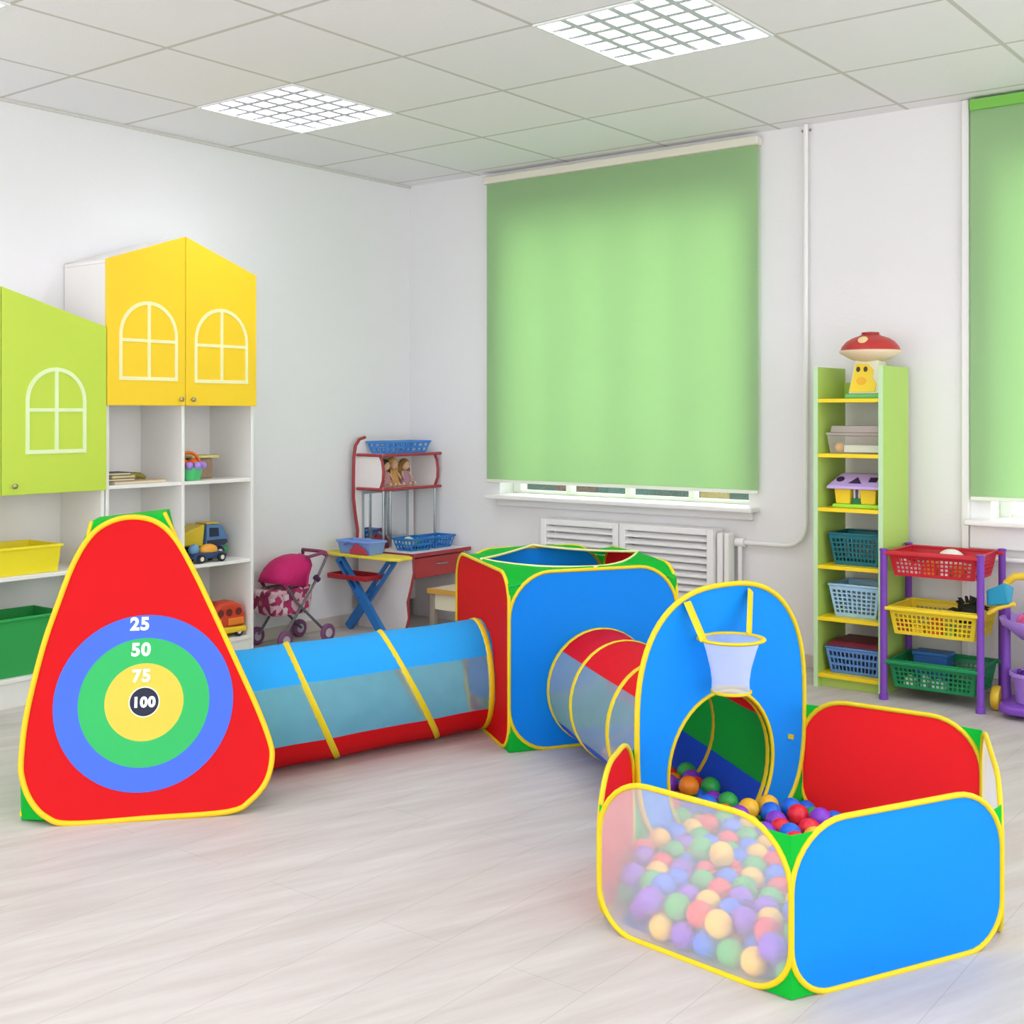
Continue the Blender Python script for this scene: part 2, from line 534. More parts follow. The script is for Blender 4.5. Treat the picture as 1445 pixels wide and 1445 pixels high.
rad_cover(1.035, 1.515, 'white louvred radiator cover under the window, the left one')
rad_cover(1.520, 2.045, 'white louvred radiator cover under the window, the right one next to the pipe')
t = thing('radiator', (2.085, -.06, 0), 'end of a white radiator sticking out beside the right radiator cover', 'radiator')
MB().box(2.05, -.10, .12, 2.082, -.03, .60).box(2.088, -.10, .12, 2.115, -.03, .60).build('radiator_section', trim_m, t, bev=.01)
MB().tube([(2.0825, -.045, 0), (2.0825, -.045, .14)], .008, 8).tube([(2.0825, -.085, 0), (2.0825, -.085, .14)], .008, 8).build('foot', trim_m, t)
t = thing('heating_pipe', (2.45, -.03, 1), 'white heating pipe bending down the wall from the ceiling to the radiator', 'pipe')
pts = [(2.47, -.03, H - .004), (2.47, -.03, .68)] + [(2.47 - .10 * (1 - cos(R(a))), -.03, .655 - .10 * sin(R(a))) for a in range(0, 91, 15)] + [(2.3, -.03, .555), (2.118, -.03, .555)]
MB().tube(pts, .0115, 10).build('riser', trim_m, t, smooth=True)
MB().tube([(2.14, -.03, .565), (2.14, -.03, .54), (2.14, -.03, .004)], .011, 10).build('return_pipe', trim_m, t, smooth=True)
MB().tube([(2.118, -.03, .555), (2.165, -.03, .555)], .022, 10).build('valve', trim_m, t, smooth=True)
for xx in (2.452, 2.488):
    MB().ball((xx, -.022, H - .03), .007, 8, 6).build('bracket', mat('grey_bracket', '#8d8d8b', .4), t)
t = thing('heating_pipe', (3.5, -.03, .5), 'white heating pipe along the wall under the right window', 'pipe')
MB().tube([(3.20, -.03, .56), (3.9, -.03, .56)], .012, 10).build('pipe_run', trim_m, t, smooth=True)
MB().tube([(3.45, -.03, .556), (3.49, -.045, .55), (3.50, -.07, .535)], .012, 8).build('valve', mat('valve_grey', '#b7b9ba', .3, metal=.6), t, smooth=True)
t = thing('radiator_cover', (3.9, -.05, 0), 'white louvred cover under the right window, behind the cleaning cart', 'radiator cover')
MB().box(3.52, -.10, 0, 3.55, -.014, .5).box(4.4, -.10, 0, 4.43, -.014, .5).box(3.55, -.10, .47, 4.4, -.014, .5).build('frame', trim_m, t, bev=.003)
b = MB()
for k in range(12):
    z = .06 + k * .034
    b.box(3.55, -.098, z, 4.4, -.09, z + .022)
b.build('slats', trim_m, t)

# ================================================================== cabinets on the left wall
green_door = mat('lime_door', '#c3d94a', .4, .02)
yellow_door = mat('yellow_door', '#fbd02c', .4, .03)
cream_line = mat('cream_outline', '#f6eeb4', .5, .02)
pale_line = mat('pale_green_outline', '#e4f0bd', .5, .02)
brass = mat('knob_metal', '#b9aa88', .3, .03, metal=.9)
Dd = .33


def door(t, poly, m, win, lm, knob, label):
    d = part(MB().prism(poly, (Dd - .018, 0, 0), Y3, Z3, X3, .018).build('door', m, t, bev=.002), label)
    y0, y1, z0, zt, zb = win
    r = (y1 - y0) / 2; c = (y0 + y1) / 2; zs = zt - r
    g = MB()
    path = [(y0, z0), (y0, zs)] + arc(c, zs, r, 180, 0, 16)[1:-1] + [(y1, zs), (y1, z0)]
    g.ribbon(path, .016, (Dd, 0, 0), Y3, Z3, X3, .0025, closed=True)
    g.ribbon([(c, z0 + .008), (c, zt - .008)], .016, (Dd, 0, 0), Y3, Z3, X3, .0024)
    g.ribbon([(y0 + .008, zb), (y1 - .008, zb)], .014, (Dd, 0, 0), Y3, Z3, X3, .0023)
    g.build('window_outline', lm, d)
    ky, kz = knob
    MB().lathe([(.005, 0), (.005, .008), (.011, .012), (.011, .018), (.006, .021)], (Dd, ky, kz), 12, ax=X3).build('knob', brass, d, smooth=True)


def cabinet(loc, y0, y1, yc, zlow, zside, zpeak, zshelf, mid, label):
    t = thing('house_cabinet', loc, label, 'cabinet')
    k = .016; D = Dd - .018
    c = MB()
    c.box(.003, y0, 0, D, y0 + k, zside).box(.003, y1 - k, 0, D, y1, zside)
    c.box(.003, y0 + k, .10, D, y1 - k, .116).box(D - .02, y0 + k, .0, D - .006, y1 - k, .10)
    c.box(.003, y0 + k, .116, .009, y1 - k, zside)
    c.box(.009, y0 + k, zlow, D, y1 - k, zlow + k)
    c.hexa([(.003, y0, zside), (D, y0, zside), (D, yc, zpeak), (.003, yc, zpeak)], [(.003, y0, zside + .014), (D, y0, zside + .014), (D, yc, zpeak + .014), (.003, yc, zpeak + .014)])
    c.hexa([(.003, yc, zpeak), (D, yc, zpeak), (D, y1, zside), (.003, y1, zside)], [(.003, yc, zpeak + .014), (D, yc, zpeak + .014), (D, y1, zside + .014), (.003, y1, zside + .014)])
    c.prism([(y0 + k, zside), (y1 - k, zside), (yc, zpeak)], (.003, 0, 0), Y3, Z3, X3, .006)
    if mid:
        c.box(.009, yc - k / 2, .116, D, yc + k / 2, zlow)
    c.build('carcass', white_lam, t, bev=.0015)
    for z in zshelf:
        for a, b2 in ([(y0 + k, yc - k / 2), (yc + k / 2, y1 - k)] if mid else [(y0 + k, y1 - k)]):
            MB().box(.009, a, z - k, D - .003, b2, z).build('shelf', white_lam, t, bev=.0015)
    return t


yc, gc = -1.831, -2.702
ty = cabinet((.16, -1.831, 0), -2.226, -1.428, yc, 1.205, 1.80, 1.937, (.478, .858), True, 'tall white cabinet with two yellow doors shaped like a house roof')
door(ty, [(-2.230, 1.198), (yc - .0015, 1.198), (yc - .0015, 1.953), (-2.230, 1.816)], yellow_door, (-2.166, -1.882, 1.314, 1.642, 1.478), cream_line, (-1.862, 1.226), 'yellow left door with cream arched window outline')
door(ty, [(yc + .0015, 1.198), (-1.426, 1.198), (-1.426, 1.814), (yc + .0015, 1.953)], yellow_door, (-1.776, -1.486, 1.309, 1.636, 1.472), cream_line, (-1.798, 1.226), 'yellow right door with cream arched window outline')
tg = cabinet((.16, -2.70, 0), -3.172, -2.232, gc, .850, 1.51, 1.645, (.518,), False, 'lower white cabinet with lime green house-shaped doors, left of the yellow one')
door(tg, [(gc + .0015, .842), (-2.234, .842), (-2.234, 1.527), (gc + .0015, 1.660)], green_door, (-2.592, -2.338, 1.010, 1.342, 1.178), pale_line, (-2.652, .878), 'lime green right door with pale arched window outline')
door(tg, [(-3.170, .842), (gc - .0015, .842), (gc - .0015, 1.660), (-3.170, 1.527)], green_door, (-3.066, -2.812, 1.010, 1.342, 1.178), pale_line, (-2.752, .878), 'lime green left door cut by the photo edge')


def tub(name, x0, y0, z0, x1, y1, z1, m, label, cat, taper=.012, wall=.004, parent=None, group=None):
    """open storage tub with a rolled rim"""
    t = thing(name, ((x0 + x1) / 2, (y0 + y1) / 2, z0), label, cat, group)
    g = MB(); tp = taper
    o_b = [(x0 + tp, y0 + tp, z0), (x1 - tp, y0 + tp, z0), (x1 - tp, y1 - tp, z0), (x0 + tp, y1 - tp, z0)]
    o_t = [(x0, y0, z1), (x1, y0, z1), (x1, y1, z1), (x0, y1, z1)]
    i_b = [(x0 + tp + wall, y0 + tp + wall, z0 + wall), (x1 - tp - wall, y0 + tp + wall, z0 + wall), (x1 - tp - wall, y1 - tp - wall, z0 + wall), (x0 + tp + wall, y1 - tp - wall, z0 + wall)]
    i_t = [(x0 + wall, y0 + wall, z1), (x1 - wall, y0 + wall, z1), (x1 - wall, y1 - wall, z1), (x0 + wall, y1 - wall, z1)]
    fs = [(3, 2, 1, 0), (8, 9, 10, 11)]
    for i in range(4):
        j = (i + 1) % 4
        fs += [(i, j, 4 + j, 4 + i), (8 + j, 8 + i, 12 + i, 12 + j), (4 + i, 4 + j, 12 + j, 12 + i)]
    g.add(o_b + o_t + i_b + i_t, fs)
    g.build('body', m, t, bev=.003)
    e = .006
    MB().box(x0 - e, y0 - e, z1 - .012, x1 + e, y0, z1).box(x0 - e, y1, z1 - .012, x1 + e, y1 + e, z1).box(x0 - e, y0, z1 - .012, x0, y1, z1).box(x1, y0, z1 - .012, x1 + e, y1, z1).build('rim', m, t, bev=.003)
    return t


tub('storage_tub', .05, -3.02, .5185, .295, -2.42, .632, mat('yellow_plastic', '#f4df2a', .35, .03), 'long yellow plastic tub on the middle shelf of the lime green cabinet', 'storage tub')
tub('storage_tub', .05, -3.02, .1165, .295, -2.40, .352, mat('green_plastic', '#2fa04e', .35, .03), 'long green plastic tub at the bottom of the lime green cabinet', 'storage tub')

# ---- small toys in the cubbies of the yellow cabinet
random.seed(3)
dark = mat('dark_brown_cover', '#3a2a20', .6, .2, 30)
y = 0
for i, (hx, x0, y0, x1, y1, h, rot, lb) in enumerate((
        ('#c9ab8a', .14, -2.18, .29, -1.90, .014, 4, 'flat tan game board at the bottom of the pile in the open cubby'),
        ('#6d4a2a', .16, -2.19, .285, -2.06, .012, -6, 'brown booklet on the tan board at the left of the pile'),
        ('#d8c05a', .15, -2.18, .27, -2.05, .012, 8, 'yellowish booklet under the dark one in the pile'),
        ('#2f211c', .16, -2.19, .27, -2.07, .013, -3, 'dark brown booklet on top of the pile in the open cubby'))):
    z0 = .8582 + (0, .0142, .0264, .0386)[i]
    cx, cy = (x0 + x1) / 2, (y0 + y1) / 2
    M = Matrix.Translation((cx, cy, 0)) @ Matrix.Rotation(R(rot), 4, 'Z') @ Matrix.Translation((-cx, -cy, 0))
    t = thing('game_board' if i == 0 else 'booklet', (cx, cy, z0), lb, 'board game' if i == 0 else 'book')
    MB().box(x0, y0, z0, x1, y1, z0 + h * .2, M).box(x0, y0, z0 + h * .8, x1, y1, z0 + h, M).box(x0, y0, z0 + h * .2, x0 + .004, y1, z0 + h * .8, M).build('cover', mat('cover' + hx, hx, .5, .1, 30), t)
    MB().box(x0 + .004, y0 + .003, z0 + h * .2, x1 - .003, y1 - .003, z0 + h * .8, M).build('pages', mat('paper', '#e6dcc4', .8, .05), t)
g = MB()
tt = thing('toy_snake', (.22, -2.0, .8726), 'olive green wooden toy lying on the tan board beside the booklets', 'toy')
MB().tube([(.20, -2.045, .888), (.21, -2.02, .892), (.215, -1.99, .889), (.22, -1.965, .881)], [.010, .015, .014, .008], 10).build('body', mat('olive', '#7d7a2e', .5, .2, 40), tt, smooth=True)
MB().ball((.20, -2.05, .889), .014, 10, 8).build('head', mat('olive_dark', '#4c4a1c', .5, .2, 40), tt, smooth=True)

# basket toy, top right cubby
t = thing('toy_basket', (.24, -1.765, .858), 'green toy basket with purple rim and orange fruit in the right cubby', 'toy basket')
MB().lathe([(.048, .0), (.050, .002), (.066, .062), (.062, .062), (.046, .006)], (.24, -1.745, .858), 20).build('bowl', mat('mint_green', '#57cf7c', .35), t, smooth=True)
b = MB()
for k in range(10):
    a = 2 * pi * k / 10
    b.ball((.24 + .064 * cos(a), -1.745 + .064 * sin(a), .926), .019, 10, 8)
b.build('scalloped_rim', mat('lilac', '#a583cf', .4), t, smooth=True)
pts = [(.24, -1.745 + .058 * cos(R(a)), .93 + .055 * sin(R(a))) for a in range(0, 181, 15)]
MB().tube(pts, .008, 8).build('handle', mat('orange_plastic', '#ef7a33', .35), t, smooth=True)
b = MB()
for p in ((.235, -1.77, .935), (.25, -1.73, .937), (.225, -1.735, .93)):
    b.ball(p, .022, 12, 8)
b.build('fruit', mat('orange_fruit', '#e2602c', .4), t, smooth=True)
t = thing('toy_house', (.13, -1.60, .858), 'small brown toy box with pale yellow flat lid behind the green basket', 'toy')
MB().box(.09, -1.655, .858, .17, -1.555, .955).build('body', mat('tan_brown', '#a4876f', .6, .1), t, bev=.006)
MB().box(.07, -1.69, .955, .19, -1.53, .968).build('lid', mat('pale_yellow', '#e9d98a', .5), t, bev=.004)


def wheel(t, c, r, w, ax=Y3, m=None, hub=None):
    m = m or mat('black_rubber', '#23232a', .6)
    c = Vector(c); q = Vector(ax)
    o = MB().lathe([(r * .55, -w / 2), (r * .92, -w / 2), (r, -w * .3), (r, w * .3), (r * .92, w / 2), (r * .55, w / 2)], c, 20, ax=q).build('wheel', m, t, smooth=True)
    MB().lathe([(r * .1, -w * .56), (r * .5, -w * .54), (r * .5, w * .54), (r * .1, w * .56)], c, 14, ax=q).build('hub', hub or mat('hub_pale', '#e8e2d0', .4), o, smooth=True)


# dump truck behind, small car in front, middle cubby: they drive along the shelf (y)
S = .478
t = thing('toy_truck', (.13, -1.62, S), 'big toy dump truck with yellow tipper and blue cab, at the back of the cubby', 'toy truck')
MB().box(.085, -1.745, S + .03, .185, -1.475, S + .055).build('chassis', mat('truck_green', '#3d9a5a', .4), t, bev=.005)
b = MB(); b.prism([(-1.50, S + .055), (-1.475, S + .075), (-1.482, S + .105), (-1.515, S + .16), (-1.60, S + .165), (-1.605, S + .055)], (.09, 0, 0), Y3, Z3, X3, .095)
cab = b.build('cab', mat('truck_blue', '#5b86b5', .4), t, bev=.006)
MB().prism([(-1.53, S + .105), (-1.535, S + .145), (-1.585, S + .148), (-1.585, S + .105)], (.1853, 0, 0), Y3, Z3, X3, .002).prism([(-1.5, S + .062), (-1.48, S + .076), (-1.49, S + .09), (-1.60, S + .09), (-1.60, S + .062)], (.1853, 0, 0), Y3, Z3, X3, .002).build('cab_window', mat('dark_window', '#2b3548', .2), cab)
MB().box(.092, -1.60, S + .165, .182, -1.53, S + .172).build('roof_plate', mat('truck_yellow', '#f0cf3a', .4), t, bev=.003)
b = MB()
b.hexa([(.09, -1.745, S + .075), (.18, -1.745, S + .075), (.18, -1.62, S + .06), (.09, -1.62, S + .06)], [(.08, -1.76, S + .125), (.19, -1.76, S + .125), (.19, -1.615, S + .168), (.08, -1.615, S + .168)])
b.build('tipper', mat('truck_yellow', '#f0cf3a', .4), t, bev=.006)
for yy in (-1.71, -1.53):
    wheel(t, (.182, yy, S + .03), .03, .022, X3)
    wheel(t, (.088, yy, S + .03), .03, .022, X3)
t = thing('toy_car', (.245, -1.66, S), 'small toy car with orange top and dark blue base, in front of the dump truck', 'toy car')
MB().prism([(-1.745, S + .018), (-1.565, S + .018), (-1.56, S + .035), (-1.58, S + .045), (-1.735, S + .048), (-1.75, S + .035)], (.215, 0, 0), Y3, Z3, X3, .07).build('base', mat('navy', '#34466f', .4), t, bev=.006)
MB().ball((.25, -1.645, S + .052), .05, 16, 10, (.62, 1.0, .62)).build('bonnet', mat('car_orange', '#f2a63c', .4), t, smooth=True)
MB().ball((.25, -1.725, S + .062), .026, 12, 8).build('driver', mat('car_driver', '#6f9dc4', .5), t, smooth=True)
for yy in (-1.715, -1.60):
    wheel(t, (.291, yy, S + .021), .021, .014, X3)
    wheel(t, (.209, yy, S + .021), .021, .014, X3)
# red and orange bus, lower cubby
S = .1165
t = thing('toy_bus', (.24, -1.53, S), 'red and orange toy bus on a yellow base in the lower right cubby', 'toy bus')
MB().prism([(-1.66, S + .02), (-1.455, S + .02), (-1.45, S + .045), (-1.66, S + .055)], (.195, 0, 0), Y3, Z3, X3, .10).build('base', mat('bus_yellow', '#f4c92e', .4), t, bev=.008)
body = MB().prism([(-1.645, S + .052), (-1.46, S + .046), (-1.455, S + .10), (-1.475, S + .145), (-1.52, S + .168), (-1.59, S + .168), (-1.63, S + .145), (-1.65, S + .10)], (.20, 0, 0), Y3, Z3, X3, .09).build('body', mat('bus_red', '#d4442c', .4, .1), t, bev=.014)
b = MB()
for yy in (-1.625, -1.575, -1.52):
    b.prism(arc(yy + .02, S + .118, .018, 0, 360, 14)[:-1], (.2898, 0, 0), Y3, Z3, X3, .002)
b.build('bus_window', mat('bus_window_dark', '#6e2a20', .3), body)
MB().box(.2895, -1.56, S + .058, .293, -1.47, S + .090).box(.2895, -1.635, S + .058, .293, -1.60, S + .092).build('door_panel', mat('bus_orange', '#f0872a', .4), body, bev=.004)
for yy in (-1.62, -1.495):
    wheel(t, (.285, yy, S + .022), .022, .014, X3)
    wheel(t, (.205, yy, S + .022), .022, .014, X3)
t = thing('toy_digger', (.09, -1.65, S), 'yellow toy digger arm standing behind the red bus', 'toy')
MB().box(.05, -1.70, S, .13, -1.58, S + .06).build('body', mat('digger_yellow', '#f2d23c', .4), t, bev=.008)
MB().tube([(.09, -1.66, S + .06), (.09, -1.68, S + .15), (.09, -1.64, S + .205), (.09, -1.60, S + .215)], [.016, .016, .02, .022], 8).build('arm', mat('digger_yellow', '#f2d23c', .4), t, smooth=True)
MB().box(.07, -1.61, S + .175, .11, -1.565, S + .225).build('bucket', mat('digger_yellow', '#f2d23c', .4), t, bev=.006)

# ================================================================== play desk with hutch in the corner
desk_white = mat('desk_white', '#efe7e4', .45, .015)
edge_red = mat('red_edging', '#a63a41', .4, .05)
drawer_red = mat('drawer_red', '#b5383c', .4, .04)
t = thing('play_desk', (.25, -.26, 0), 'white play desk with red edging, red drawer and hutch in the room corner', 'desk')
ZT = .42
MB().box(.03, -.49, ZT - .018, .47, -.015, ZT).build('desk_top', desk_white, t, bev=.002)
MB().prism([(.06, 0), (.40, 0), (.425, .08), (.415, .16), (.44, .24), (.46, .32), (.455, ZT - .018), (.06, ZT - .018)], (0, -.478, 0), X3, Z3, Y3, .016).build('side_panel', desk_white, t)
MB().tube([(.402, -.47, .002), (.427, -.47, .08), (.417, -.47, .16), (.442, -.47, .24), (.462, -.47, .32), (.458, -.47, ZT - .02)], .008, 8).build('side_edging', edge_red, t, smooth=True)
MB().box(.06, -.035, 0, .44, -.02, ZT - .018).build('side_panel', desk_white, t)
MB().box(.06, -.462, .10, .072, -.035, ZT - .018).build('modesty_panel', desk_white, t)
MB().box(.03, -.495, ZT - .019, .473, -.4895, ZT + .001).box(.4695, -.49, ZT - .019, .476, -.015, ZT + .001).build('top_edging', edge_red, t)
d = part(MB().box(.44, -.455, .285, .458, -.045, .392).build('drawer', drawer_red, t, bev=.004), 'red drawer front')
MB().tube([(.458, -.29, .35), (.475, -.285, .352), (.475, -.215, .352), (.458, -.21, .35)], .005, 8).build('handle', steel, d, smooth=True)
MB().box(.08, -.445, .30, .44, -.055, .38).build('drawer_box', desk_white, d)
# back panel with wavy red edge on the left
prof = [(-.475, ZT), (-.468, .52), (-.488, .62), (-.50, .70), (-.50, .80), (-.497, .92), (-.485, .985), (-.455, 1.02), (-.41, 1.03), (-.10, 1.03), (-.02, 1.0), (-.02, ZT)]
MB().prism(prof, (.035, 0, 0), Y3, Z3, X3, .014).build('back_panel', desk_white, t)
MB().tube([(.043, p[0], p[1]) for p in prof[:9]], .009, 8).build('back_edging', edge_red, t, smooth=True)
# shelf box
for z, nm in ((.757, 'hutch_bottom'), (.942, 'hutch_top')):
    MB().box(.05, -.485, z - .012, .25, -.016, z).build(nm, desk_white, t)
    MB().tube([(.06, -.488, z - .006), (.235, -.488, z - .006), (.25, -.478, z - .006), (.255, -.25, z - .006), (.256, -.02, z - .006)], .0085, 8).build('shelf_edging', edge_red, t, smooth=True)
for y0 in (-.482, -.038):
    pr = [(.05, .757), (.225, .757), (.243, .80), (.246, .85), (.238, .90), (.222, .93), (.05, .93)]
    MB().prism(pr, (0, y0, 0), X3, Z3, Y3, .012).build('hutch_side', desk_white, t)
    MB().tube([(p[0], y0 + .006, p[1]) for p in pr[1:6]], .008, 8).build('side_edging', edge_red, t, smooth=True)
for p in ((.235, -.465), (.235, -.045), (.13, -.30)):
    MB().tube([(p[0], p[1], ZT), (p[0], p[1], .745)], .008, 10).build('post', steel, t, smooth=True)
mm = bpy.data.materials.new('mirror'); mm.use_nodes = True
_b = mm.node_tree.nodes['Principled BSDF']; _b.inputs['Metallic'].default_value = 1; _b.inputs['Roughness'].default_value = .05; _b.inputs['Base Color'].default_value = (.86, .88, .88, 1)
mi = MB().box(.0495, -.43, .47, .052, -.08, .72).build('mirror', mm, t)
MB().ribbon([(-.435, .465), (-.435, .725), (-.075, .725), (-.075, .465)], .014, (.0495, 0, 0), Y3, Z3, X3, .006, closed=True).ribbon([(-.255, .472), (-.255, .718)], .012, (.0525, 0, 0), Y3, Z3, X3, .004).build('mirror_frame', mat('mirror_frame', '#a9b3b8', .4), mi)

blue_p = mat('blue_plastic', '#3f86d6', .35, .04)
blue_d = mat('deep_blue_plastic', '#2577c4', .35, .04)


def basket(name, x0, y0, z0, x1, y1, z1, m, label, cat, nx=8, ny=3, taper=.018, rim=.006, group=None, parent=None, rimmat=None, rimlabel=None, thick=.003, top=.16):
    """plastic basket with pierced walls"""
    t = thing(name, ((x0 + x1) / 2, (y0 + y1) / 2, z0), label, cat, group) if parent is None else bpy.data.objects.new(name, None)
    if parent is not None:
        COL.objects.link(t); t.parent = parent; t.location = Vector(((x0 + x1) / 2, (y0 + y1) / 2, z0)) - wloc(parent); t.empty_display_size = .05
    tp = taper
    B = [Vector(p) for p in ((x0 + tp, y0 + tp, z0), (x1 - tp, y0 + tp, z0), (x1 - tp, y1 - tp, z0), (x0 + tp, y1 - tp, z0))]
    Tt = [Vector(p) for p in ((x0, y0, z1), (x1, y0, z1), (x1, y1, z1), (x0, y1, z1))]
    g = MB()
    for i in range(4):
        j = (i + 1) % 4
        w = (Tt[j] - Tt[i]).length; k = max(3, int(nx * w / max(x1 - x0, y1 - y0)))
        g.lattice(B[i], B[j], Tt[j], Tt[i], k, ny, top=top, side=.05)
    g.add(B, [(0, 1, 2, 3)])
    for v in range(len(g.v)):
        g.v[v] = (g.v[v][0], g.v[v][1], g.v[v][2] + thick / 2)
    g.build('wall', m, t, solid=thick)
    e = rim
    MB().tube([(x0, y0, z1), (x1, y0, z1), (x1, y1, z1), (x0, y1, z1)], e, 8, closed=True).build('rim', rimmat or m, t, smooth=True)
    return t


basket('plastic_basket', .07, -.425, .9425, .215, -.06, 1.005, blue_p, 'shallow blue plastic basket on top of the desk hutch', 'basket', 8, 2)
basket('plastic_basket', .26, -.42, ZT + .0005, .40, -.235, .485, blue_d, 'blue plastic basket on the desk, just right of the chrome post', 'basket', 7, 2)
basket('plastic_basket', .255, -.215, ZT + .0005, .39, -.05, .482, blue_d, 'blue plastic basket on the desk, at its right end', 'basket', 7, 2)
for c, r, hx, lb in (((.33, -.37, .462), .034, '#e5dfae', 'pale cream ball in the left blue basket on the desk'), ((.325, -.295, .452), .028, '#3f8f6a', 'green ball in the left blue basket on the desk')):
    t = thing('toy_ball', (c[0], c[1], c[2] - r), lb, 'ball'); MB().ball(c, r, 16, 10).build('ball', mat('toy' + hx, hx, .4), t, smooth=True)
t = thing('toy_handbag', (.15, -.40, ZT), 'dark red toy handbag standing at the back of the desk', 'toy bag')
MB().prism([(-.455, ZT + .001), (-.345, ZT + .001), (-.35, .47), (-.375, .50), (-.42, .502), (-.45, .475)], (.12, 0, 0), Y3, Z3, X3, .05).build('body', mat('maroon', '#7d2f3c', .5, .1), t, bev=.008)
MB().tube([(.145, -.44, .49), (.145, -.425, .525), (.145, -.39, .53), (.145, -.365, .49)], .006, 8).build('handle', mat('maroon_dark', '#5a2430', .5), t, smooth=True)

# dolls in the hutch box
def doll(y, x, hair, dress, label, s=1.0, loosehair=True):
    z = .7575
    t = thing('doll', (x, y, z), label, 'doll', None)
    skin = mat('doll_skin', '#e2b394', .5)
    b = MB(); b.lathe([(.040 * s, 0), (.036 * s, .02 * s), (.024 * s, .055 * s), (.018 * s, .075 * s), (.008 * s, .082 * s)], (x, y, z), 16)
    b.build('dress', mat('dress' + dress, dress, .7, .2, 60), t, smooth=True)
    b = MB(); b.lathe([(.009 * s, .076 * s), (.008 * s, .094 * s)], (x, y, z), 10).ball((x + .004, y, z + .108 * s), .024 * s, 16, 12, (1, .95, 1.1))
    for sg in (-1, 1):
        b.tube([(x, y + sg * .017 * s, z + .074 * s), (x + .012 * s, y + sg * .03 * s, z + .055 * s), (x + .028 * s, y + sg * .03 * s, z + .036 * s)], [.007 * s, .0065 * s, .005 * s], 8)
        b.tube([(x + .012 * s, y + sg * .016 * s, z + .012), (x + .05 * s, y + sg * .018 * s, z + .010), (x + .06 * s, y + sg * .018 * s, z + .018)], [.010 * s, .008 * s, .008 * s], 8)
        b.ball((x + .028 * s, y + sg * .009 * s, z + .112 * s), .0034 * s, 6, 5)
    b.build('body', skin, t, smooth=True)
    b = MB(); b.ball((x - .004, y, z + .116 * s), .027 * s, 14, 10, (1, 1.06, .95))
    if loosehair:
        for sg in (-1, 0, 1):
            b.tube([(x - .012, y + sg * .020 * s, z + .12 * s), (x - .012, y + sg * .031 * s, z + .08 * s), (x - .008, y + sg * .030 * s, z + .035 * s)], [.014 * s, .016 * s, .008 * s], 8)
    b.build('hair', mat('hair' + hair, hair, .7, .35, 80), t, smooth=True)


doll(-.375, .16, '#3f2f20', '#c98f97', 'dark haired doll sitting at the left end of the hutch box', 1.08)
doll(-.292, .14, '#c79a55', '#d9a25e', 'blond doll in an orange dress, in the middle of the hutch box', 1.15)
doll(-.205, .15, '#8a6a35', '#b98aa8', 'brown haired doll in a lilac dress, right of the blond doll', 1.08)

# ------------------------------------------------------------------ toy ironing board in front of the desk
t = thing('toy_ironing_board', (.27, -.62, 0), 'toy ironing board with yellow top, blue crossed legs and red tray beside the desk', 'toy ironing board')
out = [(-.035, 0), (0, -.045), (.08, -.072), (.50, -.078), (.545, -.05), (.545, .05), (.50, .078), (.08, .072), (0, .045)]
MB().prism(out, (0, -.62, .404), X3, Y3, Z3, .016).build('top', mat('board_yellow', '#f2da3c', .4, .04), t, bev=.005)
leg_m = mat('leg_blue', '#2a73bd', .4, .05)
for k, (xa, za, xb, zb) in enumerate(((.075, .0, .42, .404), (.44, .0, .095, .404))):
    y = -.575 if k == 0 else -.665
    d = Vector((xb - xa, 0, zb - za)); L_ = d.length; d.normalize(); n = Vector((-d.z, 0, d.x))
    o = Vector((xa, y, za)); g = MB()
    a = lambda u, v: (o + d * u + n * v)
    def bar(u0, u1, v0, v1, g=g, a=a):
        p = [a(u0, v0), a(u1, v0), a(u1, v1), a(u0, v1)]
        g.hexa([q + Y3 * -.012 for q in p], [q + Y3 * .012 for q in p])
    bar(.012, L_ * .60, -.024, .024)
    bar(L_ * .60, L_ - .012, -.024, -.011); bar(L_ * .60, L_ - .012, .011, .024); bar(L_ * .93, L_ - .012, -.011, .011)
    g.build('leg', leg_m, t)
MB().tube([(.2575, -.69, .202), (.2575, -.55, .202)], .008, 8).build('pivot', leg_m, t)
g = MB()
g.box(.045, -.70, .285, .325, -.54, .291)
for q in ((.045, -.70, .325, -.694), (.045, -.546, .325, -.54), (.045, -.694, .051, -.546), (.319, -.694, .325, -.546)):
    g.box(q[0], q[1], .291, q[2], q[3], .312)
g.build('tray', mat('tray_red', '#b22731', .35, .05), t, bev=.003)
tb = tub('toy_caddy', .10, -.68, .4205, .345, -.56, .492, mat('caddy_blue', '#7f9fe0', .35, .05), 'pale blue toy caddy with a hand hole on the ironing board', 'caddy')
MB().prism([(-.065, 0), (.065, 0), (.04, .03), (-.02, .055), (-.065, .02)], (.27, -.6835, .424), X3, Z3, -Y3, .006).build('red_patch', mat('patch_red', '#b93b4b', .5), tb)
MB().tube([(.16, -.684, .47), (.20, -.686, .482), (.24, -.684, .47)], .006, 8).build('hand_grip', mat('grip', '#5c6fb0', .4), tb, smooth=True)

# ------------------------------------------------------------------ child's chair half under the desk
t = thing('small_bench', (.70, -.27, 0), 'small wooden bench with a cream seat and orange edge between desk and play cube', 'bench')
cream = mat('cream_seat', '#e6dcc0', .5, .03)
MB().box(.52, -.42, .215, .90, -.12, .238).build('seat', cream, t, bev=.004)
MB().box(.515, -.426, .213, .905, -.4205, .240).box(.9005, -.42, .213, .906, -.12, .240).build('seat_edging', mat('edge_orange', '#d9a24a', .4), t)
for q in ((.54, -.40), (.86, -.40), (.54, -.15), (.86, -.15)):
    MB().box(q[0] - .016, q[1] - .016, 0, q[0] + .016, q[1] + .016, .215).build('leg', mat('leg_taupe', '#9c8f80', .5), t, bev=.003)
for yy in (-.408, -.158):
    MB().box(.556, yy, .13, .844, yy + .013, .212).build('apron', cream, t)

